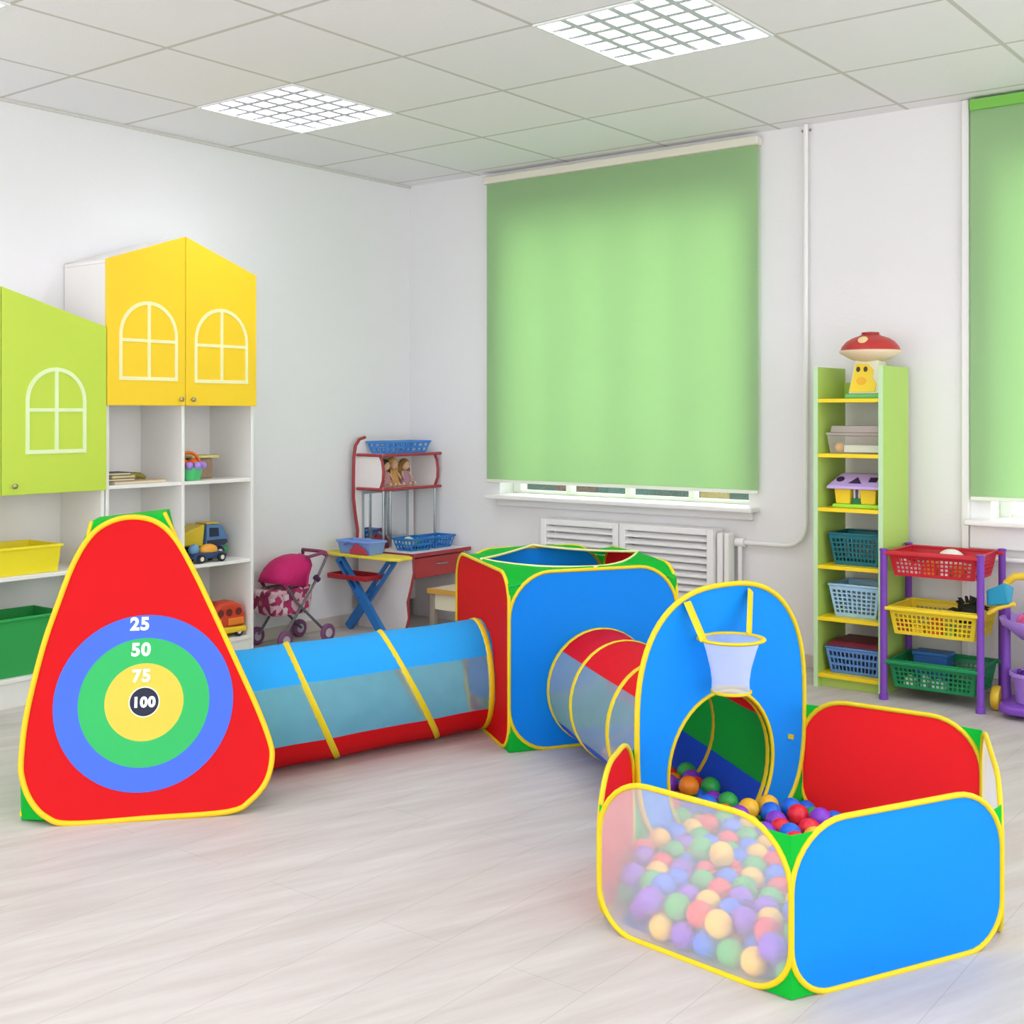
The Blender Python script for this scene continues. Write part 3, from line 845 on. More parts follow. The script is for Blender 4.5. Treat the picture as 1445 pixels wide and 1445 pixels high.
# ------------------------------------------------------------------ doll stroller by the left wall
t = thing('doll_stroller', (.16, -1.06, 0), 'pink doll stroller with a flowered seat, between the cabinet and the desk', 'doll stroller')
pipe_m = mat('stroller_tube', '#6e6870', .35, .05, metal=.4)
pink_m = mat('hot_pink_cloth', '#c21464', .7, .12, 14, bump=.3, bscale=18)


def flower_mat():
    m = bpy.data.materials.new('flowered_cloth'); m.use_nodes = True
    N = m.node_tree.nodes; L = m.node_tree.links; b = N['Principled BSDF']; b.inputs['Roughness'].default_value = .8
    tc = N.new('ShaderNodeTexCoord'); v = N.new('ShaderNodeTexVoronoi'); v.inputs['Scale'].default_value = 34; L.new(tc.outputs['Object'], v.inputs['Vector'])
    cr = N.new('ShaderNodeValToRGB'); cr.color_ramp.interpolation = 'CONSTANT'
    el = cr.color_ramp.elements
    el[0].position = 0; el[0].color = hexc('#b02a62'); el[1].position = .35; el[1].color = hexc('#d9c3c6')
    for p, h in ((.55, '#8e2450'), (.7, '#c9a0ab'), (.85, '#9a8a55')):
        e = el.new(p); e.color = hexc(h)
    L.new(v.outputs['Color'], cr.inputs[0]); L.new(cr.outputs[0], b.inputs['Base Color'])
    return m


xa, xb = .07, .25
for x in (xa, xb):
    MB().tube([(x, -1.19, .055), (x, -.965, .325), (x, -.895, .435)], .007, 8).build('frame_tube', pipe_m, t, smooth=True)
    MB().tube([(x, -.905, .05), (x, -1.10, .22), (x, -1.16, .30)], .007, 8).build('frame_tube', pipe_m, t, smooth=True)
    for y in (-1.19, -.905):
        wheel(t, (x + (.016 if x == xb else -.016), y, .046), .046, .020, X3, mat('wheel_mauve', '#7c4a72', .5), mat('hub_grey', '#b9adb9', .4))
MB().tube([(xa, -.895, .435), (xa + .005, -.90, .452), (xa + .02, -.915, .458), (xb - .02, -.915, .458), (xb - .005, -.90, .452), (xb, -.895, .435)], .009, 8).tube([(xb, -.895, .435), (xb, -.93, .452), (xb, -1.03, .440)], .0085, 8).build('handle', mat('handle_grip', '#8c3a60', .5), t, smooth=True)
MB().tube([(xb, -.975, .335), (xb, -.955, .318)], .016, 8).tube([(xa, -.975, .335), (xa, -.955, .318)], .016, 8).build('joint', mat('joint_purple', '#4a2a4c', .4), t, smooth=True)
MB().hexa([(xa + .008, -1.24, .165), (xb - .008, -1.24, .165), (xb - .008, -1.0, .155), (xa + .008, -1.0, .155)], [(xa - .002, -1.26, .29), (xb + .002, -1.26, .29), (xb + .002, -.985, .30), (xa - .002, -.985, .30)]).build('seat', flower_mat(), t, bev=.015)
hood = MB(); P = []
n1, n2 = 7, 9
for i in range(n1 + 1):
    a = R(12 + 96 * i / n1); rr = .155
    cy, cz = -1.045, .295
    yy, zz = cy - rr * cos(a) * 1.25, cz + rr * sin(a)
    for k in range(n2 + 1):
        q = k / n2; xx = (xa - .006) + (xb - xa + .012) * q
        s_ = 1 - .30 * abs(2 * q - 1) ** 3
        P.append((xx, cy + (yy - cy) * s_, cz + (zz - cz) * s_))
fs = [(i * (n2 + 1) + k, i * (n2 + 1) + k + 1, (i + 1) * (n2 + 1) + k + 1, (i + 1) * (n2 + 1) + k) for i in range(n1) for k in range(n2)]
base_i = len(P)
P += [(xa - .006, -1.045, .295), (xb + .006, -1.045, .295)]
for i in range(n1):
    fs.append((base_i, i * (n2 + 1), (i + 1) * (n2 + 1))); fs.append((base_i + 1, i * (n2 + 1) + n2, (i + 1) * (n2 + 1) + n2))
hood.add(P, fs); hood.build('hood', pink_m, t, smooth=True, solid=.004)
MB().tube([(xa - .006, -1.04, .30), (xa, -1.02, .40), ((xa + xb) / 2, -1.0, .445), (xb, -1.02, .40), (xb + .006, -1.04, .30)], .008, 8).build('hood_hem', pink_m, t, smooth=True)
MB().tube([(xb, -1.16, .30), (xb - .01, -1.19, .33), (xa + .01, -1.19, .33), (xa, -1.16, .30)], .009, 8).build('bumper_bar', mat('handle_grip', '#8c3a60', .5), t, smooth=True)

# ================================================================== tall green shelf between the windows
gs_m = mat('shelf_green', '#b3d465', .45, .03, 2)
gs_edge = mat('shelf_edge_mint', '#bfe0b0', .45, .03)
ys_m = mat('shelf_yellow', '#f6d61f', .4, .03)
SX0, SX1, SY0, SY1 = 2.643, 2.945, -.335, -.035
SH = [.058, .299, .519, .763, .993, 1.226]
t = thing('tall_shelf', ((SX0 + SX1) / 2, -.18, 0), 'tall narrow lime green shelf with yellow boards between the two windows', 'shelf')
for x in (SX0, SX1 - .018):
    s = MB().box(x, SY0 + .003, 0, x + .018, SY1, 1.362).build('side_panel', gs_m, t)
    MB().box(x - .0004, SY0 - .001, 0, x + .0184, SY0 + .003, 1.3624).build('front_edging', gs_edge, s)
for z in SH:
    MB().box(SX0 + .018, SY0 + .004, z - .016, SX1 - .018, SY1 - .002, z).build('shelf_board', ys_m, t, bev=.001)
MB().box(SX0 + .018, SY1 - .014, 1.226, SX1 - .018, SY1 - .002, 1.30).build('back_rail', gs_m, t)
MB().box(SX0 + .018, SY0 + .03, 0, SX1 - .018, SY0 + .045, .042).build('plinth', gs_m, t)

# mushroom house toy on top
z = 1.2265
c = (2.838, -.195, z)
t = thing('mushroom_toy', c, 'toy mushroom house with a red spotted cap on top of the green shelf', 'toy')
MB().hexa([(c[0] - .085, c[1] - .075, z), (c[0] + .085, c[1] - .075, z), (c[0] + .085, c[1] + .075, z), (c[0] - .085, c[1] + .075, z)], [(c[0] - .083, c[1] - .073, z + .02), (c[0] + .083, c[1] - .073, z + .02), (c[0] + .083, c[1] + .073, z + .02), (c[0] - .083, c[1] + .073, z + .02)]).build('base', mat('grass_green', '#6fbf6a', .5, .1), t, bev=.005)
st = MB().hexa([(c[0] - .075, c[1] - .065, z + .02), (c[0] + .075, c[1] - .065, z + .02), (c[0] + .075, c[1] + .065, z + .02), (c[0] - .075, c[1] + .065, z + .02)], [(c[0] - .05, c[1] - .045, z + .165), (c[0] + .05, c[1] - .045, z + .165), (c[0] + .05, c[1] + .045, z + .165), (c[0] - .05, c[1] + .045, z + .165)]).build('stalk', mat('stalk_white', '#ece9cf', .5, .03), t, bev=.008)
fn = Vector((0, -.145, -.02)).normalized()
e2 = Vector((0, .02, .145)).normalized(); fo = Vector((c[0], c[1] - .0655, z + .02))
MB().prism([(-.068, .008), (.045, .008), (.05, .04), (.03, .07), (.035, .10), (.01, .128), (-.045, .13), (-.055, .07)], fo, X3, e2, Vector((0, -.99, .137)), .003).build('yellow_front', mat('chick_yellow', '#f5d534', .5, .06), st, bev=.001)
g = MB()
for ex in (-.032, .0):
    g.prism(arc(ex, .105, .009, 0, 360, 12, 1.3)[:-1], fo, X3, e2, Vector((0, -.99, .137)), .0042)
g.build('eyes', mat('eye_dark', '#4b3a22', .4), st)
MB().prism(arc(-.016, .055, .022, 0, 360, 14, .8)[:-1], fo, X3, e2, Vector((0, -.99, .137)), .0042).build('beak', mat('beak_orange', '#f3b52a', .4), st)
MB().lathe([(.03, .150), (.085, .170), (.128, .195), (.130, .203), (.124, .206)], c, 28).build('cap_underside', mat('cap_cream', '#efd9bd', .5, .04), t, smooth=True)
cap = MB().lathe([(.124, .2055), (.118, .222), (.100, .243), (.076, .258), (.046, .268), (.04, .272)], c, 28).build('cap', mat('cap_red', '#c23a36', .4, .06), t, smooth=True)
MB().lathe([(.036, .272), (.037, .281), (.034, .283)], c, 20).build('cap_knob', mat('knob_red', '#a32b2e', .4), t, smooth=True)
g = MB()
for a, el, r in ((-88, .247, .022), (-130, .226, .014), (-50, .226, .016), (-10, .24, .018), (-165, .238, .016), (100, .24, .02)):
    rr = .105 if el < .23 else .093
    p = Vector((c[0] + rr * cos(R(a)), c[1] + rr * sin(R(a)), z + el)); n = Vector((cos(R(a)) * .6, sin(R(a)) * .6, .75)).normalized()
    g.lathe([(r, -.003), (r * .9, .003), (r * .4, .004)], p, 14, ax=n)
g.build('spots', mat('spot_cream', '#f0d79a', .5), cap, smooth=True)

# clear box with lid
z = .9935
t = thing('clear_box', (2.80, -.19, z), 'clear plastic box with a lid, on the second board of the green shelf', 'plastic box')
cl = clear('clear_plastic', '#efe8e4', .30)
MB().hexa([(2.688, -.27, z), (2.913, -.27, z), (2.913, -.10, z), (2.688, -.10, z)], [(2.680, -.285, z + .075), (2.921, -.285, z + .075), (2.921, -.085, z + .075), (2.680, -.085, z + .075)]).build('body', cl, t, bev=.004)
MB().box(2.676, -.289, z + .0755, 2.924, -.081, z + .088).hexa([(2.69, -.275, z + .088), (2.915, -.275, z + .088), (2.915, -.095, z + .088), (2.69, -.095, z + .088)], [(2.695, -.27, z + .118), (2.91, -.27, z + .118), (2.91, -.10, z + .118), (2.695, -.10, z + .118)]).build('lid', clear('clear_lid', '#e2d2d0', .45), t, bev=.004)
t = thing('paper_stack', (2.82, -.2, z), 'white papers lying inside the clear box on the green shelf', 'paper')
MB().box(2.75, -.265, z + .006, 2.90, -.12, z + .035).build('sheets', mat('sheet_mint', '#e3efe3', .7), t)
t = thing('toy_ball', (2.715, -.23, z), 'small orange ball inside the clear box', 'ball')
MB().ball((2.719, -.235, z + .026), .021, 14, 10).build('ball', mat('ball_amber', '#f4b23c', .4), t, smooth=True)

# shape sorter house
z = .7635
t = thing('shape_sorter', (2.81, -.2, z), 'toy house with lilac roof and yellow walls on a board of the green shelf', 'toy')
MB().box(2.705, -.285, z, 2.915, -.10, z + .016).build('base', mat('lime_base', '#a5e23d', .4), t, bev=.004)
g = MB()
for x in (2.715, 2.826):
    g.hexa([(x, -.27, z + .016), (x + .062, -.27, z + .016), (x + .062, -.12, z + .016), (x, -.12, z + .016)], [(x - .006, -.275, z + .08), (x + .066, -.275, z + .08), (x + .066, -.115, z + .08), (x - .006, -.115, z + .08)])
g.build('walls', mat('sorter_yellow', '#f2cf2b', .4), t, bev=.004)
MB().box(2.779, -.255, z + .016, 2.826, -.13, z + .04).build('door_block', mat('sorter_green', '#1f7a3e', .4), t)
MB().box(2.785, -.25, z + .04, 2.793, -.14, z + .08).box(2.806, -.25, z + .04, 2.814, -.14, z + .08).build('posts', mat('sorter_white', '#e3dced', .4), t)
rf = MB().hexa([(2.683, -.297, z + .08), (2.922, -.297, z + .08), (2.922, -.10, z + .08), (2.683, -.10, z + .08)], [(2.685, -.295, z + .094), (2.92, -.295, z + .094), (2.92, -.102, z + .094), (2.685, -.102, z + .094)]) \
    .hexa([(2.687, -.293, z + .094), (2.918, -.293, z + .094), (2.918, -.105, z + .094), (2.687, -.105, z + .094)], [(2.72, -.22, z + .142), (2.90, -.22, z + .142), (2.90, -.16, z + .142), (2.72, -.16, z + .142)]).build('roof', mat('lilac_roof', '#c3a9e6', .4, .04), t, bev=.003)
g = MB(); rn = Vector((0, -.048, .073)).normalized(); re2 = Vector((0, .073, .048)).normalized(); ro = Vector((2.8025, -.293, z + .094))
g.prism([(-.028, .018), (.028, .018), (0, .062)], ro, X3, re2, rn, .002)
g.prism(arc(-.072, .045, .018, 0, 360, 12)[:-1], ro, X3, re2, rn, .002); g.prism([(.055, .03), (.09, .03), (.09, .062), (.055, .062)], ro, X3, re2, rn, .002)
g.build('shape_holes', mat('hole_dark', '#33224a', .6), rf)

basket('plastic_basket', 2.692, -.29, .5195, 2.916, -.085, .652, mat('teal_plastic', '#1f6f7c', .35, .05), 'teal plastic basket on the fourth board of the green shelf', 'basket', 12, 5, .02, .005)
basket('plastic_basket', 2.694, -.295, .2995, 2.914, -.085, .435, mat('pale_blue_plastic', '#a3cdea', .35, .03), 'pale blue basket with square holes, on the fifth board of the green shelf', 'basket', 9, 6, .022, .006)
bk = basket('plastic_basket', 2.682, -.30, .0585, 2.922, -.075, .168, mat('steel_blue_plastic', '#5e8fd0', .35, .04), 'blue basket with a dark red lid, on the bottom board of the green shelf', 'basket', 12, 3, .018, .005)
MB().hexa([(2.680, -.302, .175), (2.924, -.302, .175), (2.924, -.073, .175), (2.680, -.073, .175)], [(2.70, -.28, .195), (2.905, -.28, .195), (2.905, -.09, .195), (2.70, -.09, .195)]).build('lid', mat('dark_red_lid', '#6d1f33', .4, .05), bk, bev=.004)

# ================================================================== three tier basket cart
CX0, CX1, CY0, CY1 = 2.968, 3.352, -.385, -.10
pur = mat('purple_plastic', '#7a45b0', .35, .05)
t = thing('basket_cart', ((CX0 + CX1) / 2, -.24, 0), 'three tier cart with purple posts and red, yellow and green baskets', 'cart')
for x in (CX0, CX1):
    for y in (CY0, CY1):
        MB().tube([(x, y, 0), (x, y, .02), (x, y, .022), (x, y, .60), (x, y, .612), (x, y, .615)], [.019, .019, .0145, .0145, .018, .012], 12).build('post', pur, t, smooth=True)
tiers = [('red', .505, .602, '#c41f2e'), ('yellow', .268, .378, '#ecd02c'), ('green', .052, .160, '#178650')]
for nm, z0, z1, hx in tiers:
    bk = basket('basket', CX0 + .017, CY0 + .012, z0, CX1 - .017, CY1 - .012, z1, mat(nm + '_basket', hx, .35, .05), None, None, 17, 4, .018, .006, parent=t, top=.26)
    part(bk, nm + ' basket with square holes')
    MB().box(CX0 - .01, CY0 - .012, z1 - .012, CX1 + .01, CY0 + .016, z1 + .003).build('rim_bar', mat(nm + '_basket', hx), bk, bev=.004)
    MB().box(CX0 - .01, CY1 - .016, z1 - .012, CX1 + .01, CY1 + .012, z1 + .003).build('rim_bar', mat(nm + '_basket', hx), bk, bev=.004)
# toys in the baskets
items = [
    ('toy_block', (3.03, -.33, .508), (.05, .04, .055), '#f1e6e4', 'white toy block at the left of the red basket'),
    ('toy_block', (3.085, -.335, .508), (.04, .04, .04), '#efd9dd', 'pale pink toy block beside the white one in the red basket'),
    ('toy_block', (3.14, -.33, .508), (.045, .05, .06), '#ef8a2c', 'orange toy block in the middle of the red basket'),
    ('toy_block', (3.20, -.335, .508), (.035, .04, .065), '#f4f1ee', 'upright white toy block right of the orange one in the red basket'),
    ('toy_block', (3.245, -.32, .508), (.04, .05, .05), '#e5a03a', 'amber toy block in the red basket, right of the upright white one'),
    ('toy_block', (3.30, -.33, .508), (.035, .03, .05), '#f0c9c0', 'pinkish toy block at the right end of the red basket'),
    ('toy_block', (3.03, -.33, .271), (.05, .045, .05), '#c4452f', 'red toy block at the left of the yellow basket'),
    ('toy_block', (3.095, -.335, .271), (.05, .04, .04), '#f4b72a', 'golden toy block in the yellow basket'),
    ('toy_block', (3.165, -.33, .271), (.055, .045, .07), '#e0662c', 'orange toy block in the middle of the yellow basket'),
    ('toy_block', (3.225, -.335, .271), (.035, .04, .05), '#6fae4a', 'green toy block in the yellow basket'),
    ('toy_block', (3.06, -.335, .055), (.045, .04, .04), '#e9efd2', 'cream toy block at the left of the green basket'),
    ('toy_block', (3.12, -.335, .055), (.03, .035, .045), '#f2f4ee', 'upright white toy block in the green basket'),
    ('toy_block', (3.175, -.335, .055), (.06, .035, .038), '#dfeee6', 'wide pale toy block in the green basket'),
]
for nm, c, s, hx, lb in items:
    q = thing(nm, c, lb, 'toy block')
    bx = MB().box(c[0] - s[0] / 2, c[1] - s[1] / 2, c[2], c[0] + s[0] / 2, c[1] + s[1] / 2, c[2] + s[2]).build('block', mat('block' + hx, hx, .4), q, bev=.006)
    MB().lathe([(.010, 0), (.010, .008)], (c[0], c[1], c[2] + s[2] - .001), 12).build('stud', mat('block' + hx, hx, .4), bx)
q = thing('toy_ball', (3.18, -.22, .51), 'white toy ball sticking up at the back of the red basket', 'ball')
MB().ball((3.18, -.20, .565), .045, 18, 12, (1.25, .9, 1)).build('ball', mat('ball_white', '#efeae6', .4), q, smooth=True)
q = thing('toy_wig', (3.26, -.25, .271), 'black tufted toy sticking up out of the yellow basket', 'toy')
random.seed(8); g = MB(); g.ball((3.27, -.25, .355), .052, 14, 10, (1.1, .9, .9))
for k in range(26):
    a = random.uniform(0, 2 * pi); e = random.uniform(.1, 1.4); d = Vector((cos(a) * cos(e), sin(a) * cos(e) * .8, sin(e)))
    p = Vector((3.27, -.25, .36)) + d * .045
    g.tube([p, p + d * .025, p + d * .035 + Vector((random.uniform(-.01, .01), 0, -.008))], [.008, .006, .002], 6)
g.build('tuft', mat('black_fluff', '#1d2218', .8, .3, 60), q, smooth=True)
q = thing('toy_box', (3.10, -.17, .055), 'blue lidded toy box at the back of the green basket', 'box')
MB().box(3.03, -.22, .055, 3.17, -.135, .165).build('body', mat('toybox_blue', '#2a5fa0', .4), q, bev=.004)
MB().box(3.025, -.225, .165, 3.175, -.13, .180).build('lid', mat('toybox_lid', '#2f6cb4', .4), q, bev=.004)

# ================================================================== toy cleaning cart at the right edge
lil = mat('lilac_plastic', '#a982d8', .35, .05)
px, py = 3.56, -.30
t = thing('toy_cleaning_cart', (px, py, 0), 'purple toy cleaning cart with a lilac bowl, cut by the right edge of the photo', 'toy cart')
MB().prism(arc(-.08, -.08, .06, 180, 270, 6) + arc(.08, -.08, .06, 270, 360, 6) + arc(.08, .08, .06, 0, 90, 6) + arc(-.08, .08, .06, 90, 180, 6), (px, py, .02), X3, Y3, Z3, .035).build('base', pur, t, bev=.012)
for x in (px - .142, px + .142):
    MB().tube([(x, py + .02, .04), (x, py + .02, .10), (x, py + .02, .40), (x, py + .02, .47)], [.024, .018, .017, .017], 12).build('post', pur, t, smooth=True)
MB().lathe([(.075, .30), (.105, .325), (.142, .352), (.150, .368), (.152, .378), (.144, .378), (.13, .355), (.08, .325)], (px, py - .02, 0), 28).build('bowl', lil, t, smooth=True)
b2 = MB().lathe([(.050, .0555), (.055, .057), (.072, .155), (.080, .160), (.080, .172), (.070, .172), (.052, .06)], (px - .035, py - .03, 0), 24).build('bucket', lil, t, smooth=True)
b = MB()
for k in range(24):
    a = random.uniform(0, 2 * pi); r_ = random.uniform(0, .06)
    b.ball((px - .035 + r_ * cos(a), py - .03 + r_ * sin(a), .160 + random.uniform(0, .012)), .010, 8, 6)
tag(b.build('mop_yarn', mat('mop_purple', '#5b2b8f', .7), b2, smooth=True), None, None, None, 'stuff')
MB().tube([(px - .146, py + .02, .47), (px - .14, py + .02, .50), (px - .11, py + .02, .528), (px - .04, py + .02, .535), (px + .05, py + .02, .535), (px + .12, py + .02, .525), (px + .142, py + .02, .47)], .015, 10).build('handle', mat('cart_yellow', '#efc93a', .35), t, smooth=True)
for x in (px - .172, px + .172):
    wheel(t, (x, py + .01, .048), .048, .032, X3, mat('cart_yellow', '#efc93a', .35), mat('wheel_hub_y', '#d9ab2a', .4))
q = thing('toy_dustpan', (px - .14, py - .04, .44), 'teal toy dustpan with a yellow handle hanging on the purple cart post', 'dustpan')
MB().hexa([(px - .192, py - .062, .415), (px - .105, py - .062, .430), (px - .105, py - .035, .430), (px - .192, py - .035, .415)], [(px - .195, py - .062, .475), (px - .125, py - .062, .515), (px - .095, py - .035, .495), (px - .195, py - .035, .475)]).build('pan', mat('pan_teal', '#1f8fb0', .35, .05), q, bev=.006)
MB().tube([(px - .192, py - .05, .385), (px - .17, py - .05, .398), (px - .15, py - .048, .412), (px - .09, py - .048, .432)], .009, 8).build('handle', mat('cart_yellow', '#efc93a', .35), q, smooth=True)
q = thing('toy_broom', (px - .03, py + .17, .0), 'yellow toy broom stick leaning behind the lilac bowl', 'toy broom')
MB().tube([(px - .09, py + .175, .36), (px + .02, py + .17, .06)], .009, 8).build('stick', mat('cart_yellow', '#efc93a', .35), q, smooth=True)
MB().box(px - .04, py + .152, .0, px + .08, py + .188, .06).build('brush', mat('brush_orange', '#e08a3a', .6), q, bev=.005)
random.seed(12)
for k, (hx, cn) in enumerate((('#ef8f7e', 'salmon'), ('#e06a9c', 'pink'), ('#d8548a', 'dark pink'), ('#f0a07a', 'peach'))):
    a = 150 + k * 40
    c = (px + .062 * cos(R(a)), py - .02 + .062 * sin(R(a)), .358)
    q = thing('toy_fruit', c, cn + ' toy fruit in the lilac bowl of the cleaning cart', 'toy')
    MB().ball((c[0], c[1], c[2] + .008), .028, 14, 10).build('fruit', mat('fruit' + hx, hx, .4), q, smooth=True)
    MB().tube([(c[0], c[1], c[2] + .034), (c[0] + .004, c[1], c[2] + .044)], .004, 6).build('stem', mat('stem_g', '#7c6a3a', .6), q)

# ================================================================== pop-up play tents
f_red = mat('nylon_red', '#e80f18', .6, .03, 5, bump=.08, bscale=14, transl=.25, spec=.2)
f_blue = mat('nylon_blue', '#0c90ff', .6, .03, 5, bump=.08, bscale=14, transl=.25, spec=.2)
f_sky = mat('nylon_sky', '#0c93ff', .6, .03, 5, bump=.08, bscale=14, transl=.25, spec=.2)
f_sky2 = mat('nylon_light_sky', '#2caeff', .6, .03, 5, bump=.08, bscale=14, transl=.25, spec=.2)
f_green = mat('nylon_green', '#0cc43a', .6, .05, 8, bump=.12, bscale=20, transl=.28, spec=.2)
f_yel = mat('trim_yellow', '#e3c70f', .5, .04)
f_net = netmat('tunnel_net', '#c4ecff', .38)
f_net2 = netmat('blue_white_net', '#bcdfff', .55)
f_netp = netmat('pit_net', '#ffffff', .42)


def rrect(w, h, r, n=9, rb=None):
    rb = rb or r
    """closed outline, starting up the right side, and the four arcs"""
    c = {}
    c['tr'] = arc(w - r, h - r, r, 0, 90, n); c['tl'] = arc(r, h - r, r, 90, 180, n)
    c['bl'] = arc(rb, rb, rb, 180, 270, n); c['br'] = arc(w - rb, rb, rb, 270, 360, n)
    return c['tr'] + c['tl'] + c['bl'] + c['br'], c


class Wall:
    def __init__(s, p0, p1, z0, h, r, bow=0, rb=None):
        s.r = r
        s.p0 = W(p0[0], p0[1], z0); s.p1 = W(p1[0], p1[1], z0)
        s.e = (s.p1 - s.p0); s.w = s.e.length; s.e.normalize(); s.n = s.e.cross(Z3); s.h = h
        s.loop, s.c = rrect(s.w, h, r, rb=rb)
        if bow:
            s.loop = [(u, z + bow * max(0, (z / h * 2 - 1)) * (1 - (2 * u / s.w - 1) ** 2)) for u, z in s.loop]

    def P(s, u, z, o=0):
        return s.p0 + s.e * u + Z3 * z + s.n * o

    def L(s, o=0):
        return [s.P(u, z, o) for u, z in s.loop]


def gusset(walls, i, m, parent, drop=.02, lim=62, low=True):
    """green cloth that joins wall i-1 to wall i round their shared corner"""
    a, b_ = walls[i - 1], walls[i]
    gt, gb = MB(), MB()
    for w_, key, u in ((a, 'tr', a.w), (b_, 'tl', 0), (a, 'br', a.w), (b_, 'bl', 0)):
        g = gt if key[0] == 't' else gb
        pts = w_.c[key]; n = len(pts) - 1
        lim = math.degrees(math.asin(min(1, 1 - drop / w_.r)))
        k = int(n * lim / 90 + .5)
        if key == 'tr': q = pts[:k + 1]
        elif key == 'tl': q = pts[n - k:]
        elif low: q = pts
        elif key == 'br': q = pts[n - 3:]
        else: q = pts[:4]
        cz = (w_.h - drop) if key[0] == 't' else (.0005 if low else w_.c['br'][-1][1] * .75)
        V = [w_.P(u, cz)] + [w_.P(x, z) for x, z in q]
        g.add(V, [(0, j, j + 1) for j in range(1, len(V) - 1)])
    gt.build('top_gusset', m, parent, doubles=True); gb.build('bottom_gusset', m, parent, doubles=True)


def piping(loop, parent, r=.0065, name='piping', m=None, closed=True):
    return MB().tube(loop, r, 8, closed=closed).build(name, m or f_yel, parent, smooth=True)


def wall_part(w, m, t, name='side_panel', label=None, bulge=0, r=.0065):
    p = MB().fan(w.L(), bulge=w.n * bulge).build(name, m, t, smooth=True)
    if label: part(p, label)
    piping(w.L(), p, r)
    return p


# ---- play cube
CF, CL, CR = (-.01, 4.155), (-.22, 4.85), (.598, 4.40)
CB = (CL[0] + CR[0] - CF[0], CL[1] + CR[1] - CF[1])
HC = .605
cb = thing('play_cube', W(.19, 4.62, 0), 'pop-up play cube with blue front, red side and open green top', 'play cube')
cw = [Wall(CL, CF, .002, HC, .10, .012), Wall(CF, CR, .002, HC, .15, .012), Wall(CR, CB, .002, HC, .10, .012), Wall(CB, CL, .002, HC, .15, .012)]


def holed(w, m, t, label, uc, zc, r, bulge=.0):
    """panel with a round hole in it"""
    L0 = w.loop; n = len(L0); inn = []
    for u, z in L0:
        d = Vector((u - uc, z - zc)).normalized(); inn.append((uc + d.x * r, zc + d.y * r))
    vs = []; K = 3; fs = []
    for k in range(K + 1):
        q = k / K
        for a, b_ in zip(L0, inn):
            vs.append(w.P(a[0] * (1 - q) + b_[0] * q, a[1] * (1 - q) + b_[1] * q))
    for k in range(K):
        for i in range(n):
            j = (i + 1) % n
            if (Vector(L0[i]) - Vector(L0[j])).length < 1e-7: continue
            fs.append((k * n + i, k * n + j, (k + 1) * n + j, (k + 1) * n + i))
    p = part(MB().add(vs, fs).build('side_panel', m, t, smooth=True), label)
    piping(w.L(), p)
    return p


RT = .2
holed(cw[0], f_red, cb, 'red left panel with tunnel opening', cw[0].w / 2, .205, RT)
holed(cw[1], f_blue, cb, 'blue front panel with tunnel opening', cw[1].w * .52, .205, RT)
wall_part(cw[2], f_red, cb, label='red right panel', bulge=.01)
wall_part(cw[3], f_blue, cb, label='blue back panel', bulge=.01)
for i in range(4):
    gusset(cw, i, f_green, cb, drop=.04, low=i != 0)
# top: four green corner pieces round an open diamond
V4 = [W(p[0], p[1], .622) for p in (CL, CF, CR, CB)]
Mid = [(V4[i] + V4[(i + 1) % 4]) / 2 + Z3 * .002 for i in range(4)]
ctr4 = sum(V4, Vector()) / 4
for i in range(4):
    a, v, c_ = Mid[i - 1], V4[i], Mid[i]
    g = MB(); n = 6; P = []
    # edge of the piece sags a little between the two middles
    for k in range(n + 1):
        q = k / n
        p = a * (1 - q) + c_ * q
        P.append(p + (ctr4 - v).normalized() * -.02 * 4 * q * (1 - q) - Z3 * .01 * 4 * q * (1 - q))
    wa, wb = cw[i - 1], cw[i]
    side = []
    for s_, w_ in ((0, cw[i - 1]), (1, cw[i])):
        pts = [(u, z) for u, z in w_.loop]
    # outer rim follows the top of the two walls
    def rim(w_, u0, u1, n=8):
        out = []
        r = -w_.c['tr'][0][0] * 0
        for k in range(n + 1):
            u = u0 + (u1 - u0) * k / n
            rr = w_.w - w_.c['tr'][-1][0]
            dz = 0
            if u < rr: dz = rr - math.sqrt(max(0, rr * rr - (rr - u) ** 2))
            if u > w_.w - rr: dz = rr - math.sqrt(max(0, rr * rr - (u - w_.w + rr) ** 2))
            z = w_.h - dz
            z = max(z, w_.h - .04)
            z += .012 * max(0, (z / w_.h * 2 - 1)) * (1 - (2 * u / w_.w - 1) ** 2)
            out.append((u, z))
        return out
    wa, wb = cw[i - 1], cw[i]
    up = [wa.P(u, z + .002) for u, z in rim(wa, wa.w / 2, wa.w, 12)] + [wb.P(u, z + .002) for u, z in rim(wb, 0, wb.w / 2, 12)][1:]
    m_ = len(up); B_ = []
    for k in range(m_):
        q = k / (m_ - 1) * n; j = min(int(q), n - 1); B_.append(P[j] * (1 - (q - j)) + P[j + 1] * (q - j))
    vs = up + [(x + y) / 2 + Z3 * .004 for x, y in zip(up, B_)] + B_
    g.add(vs, [(k, k + 1, m_ + k + 1, m_ + k) for k in range(m_ - 1)] + [(m_ + k, m_ + k + 1, 2 * m_ + k + 1, 2 * m_ + k) for k in range(m_ - 1)])
    tp = g.build('top_corner', f_green, cb, smooth=True)
    piping(P, tp, .005, 'top_trim', mat('trim_cream', '#eeeaa0', .5, .04), closed=False)
MB().add([W(p[0], p[1], .0015) for p in (CL, CF, CR, CB)], [(0, 1, 2, 3)]).build('floor_sheet', f_green, cb)


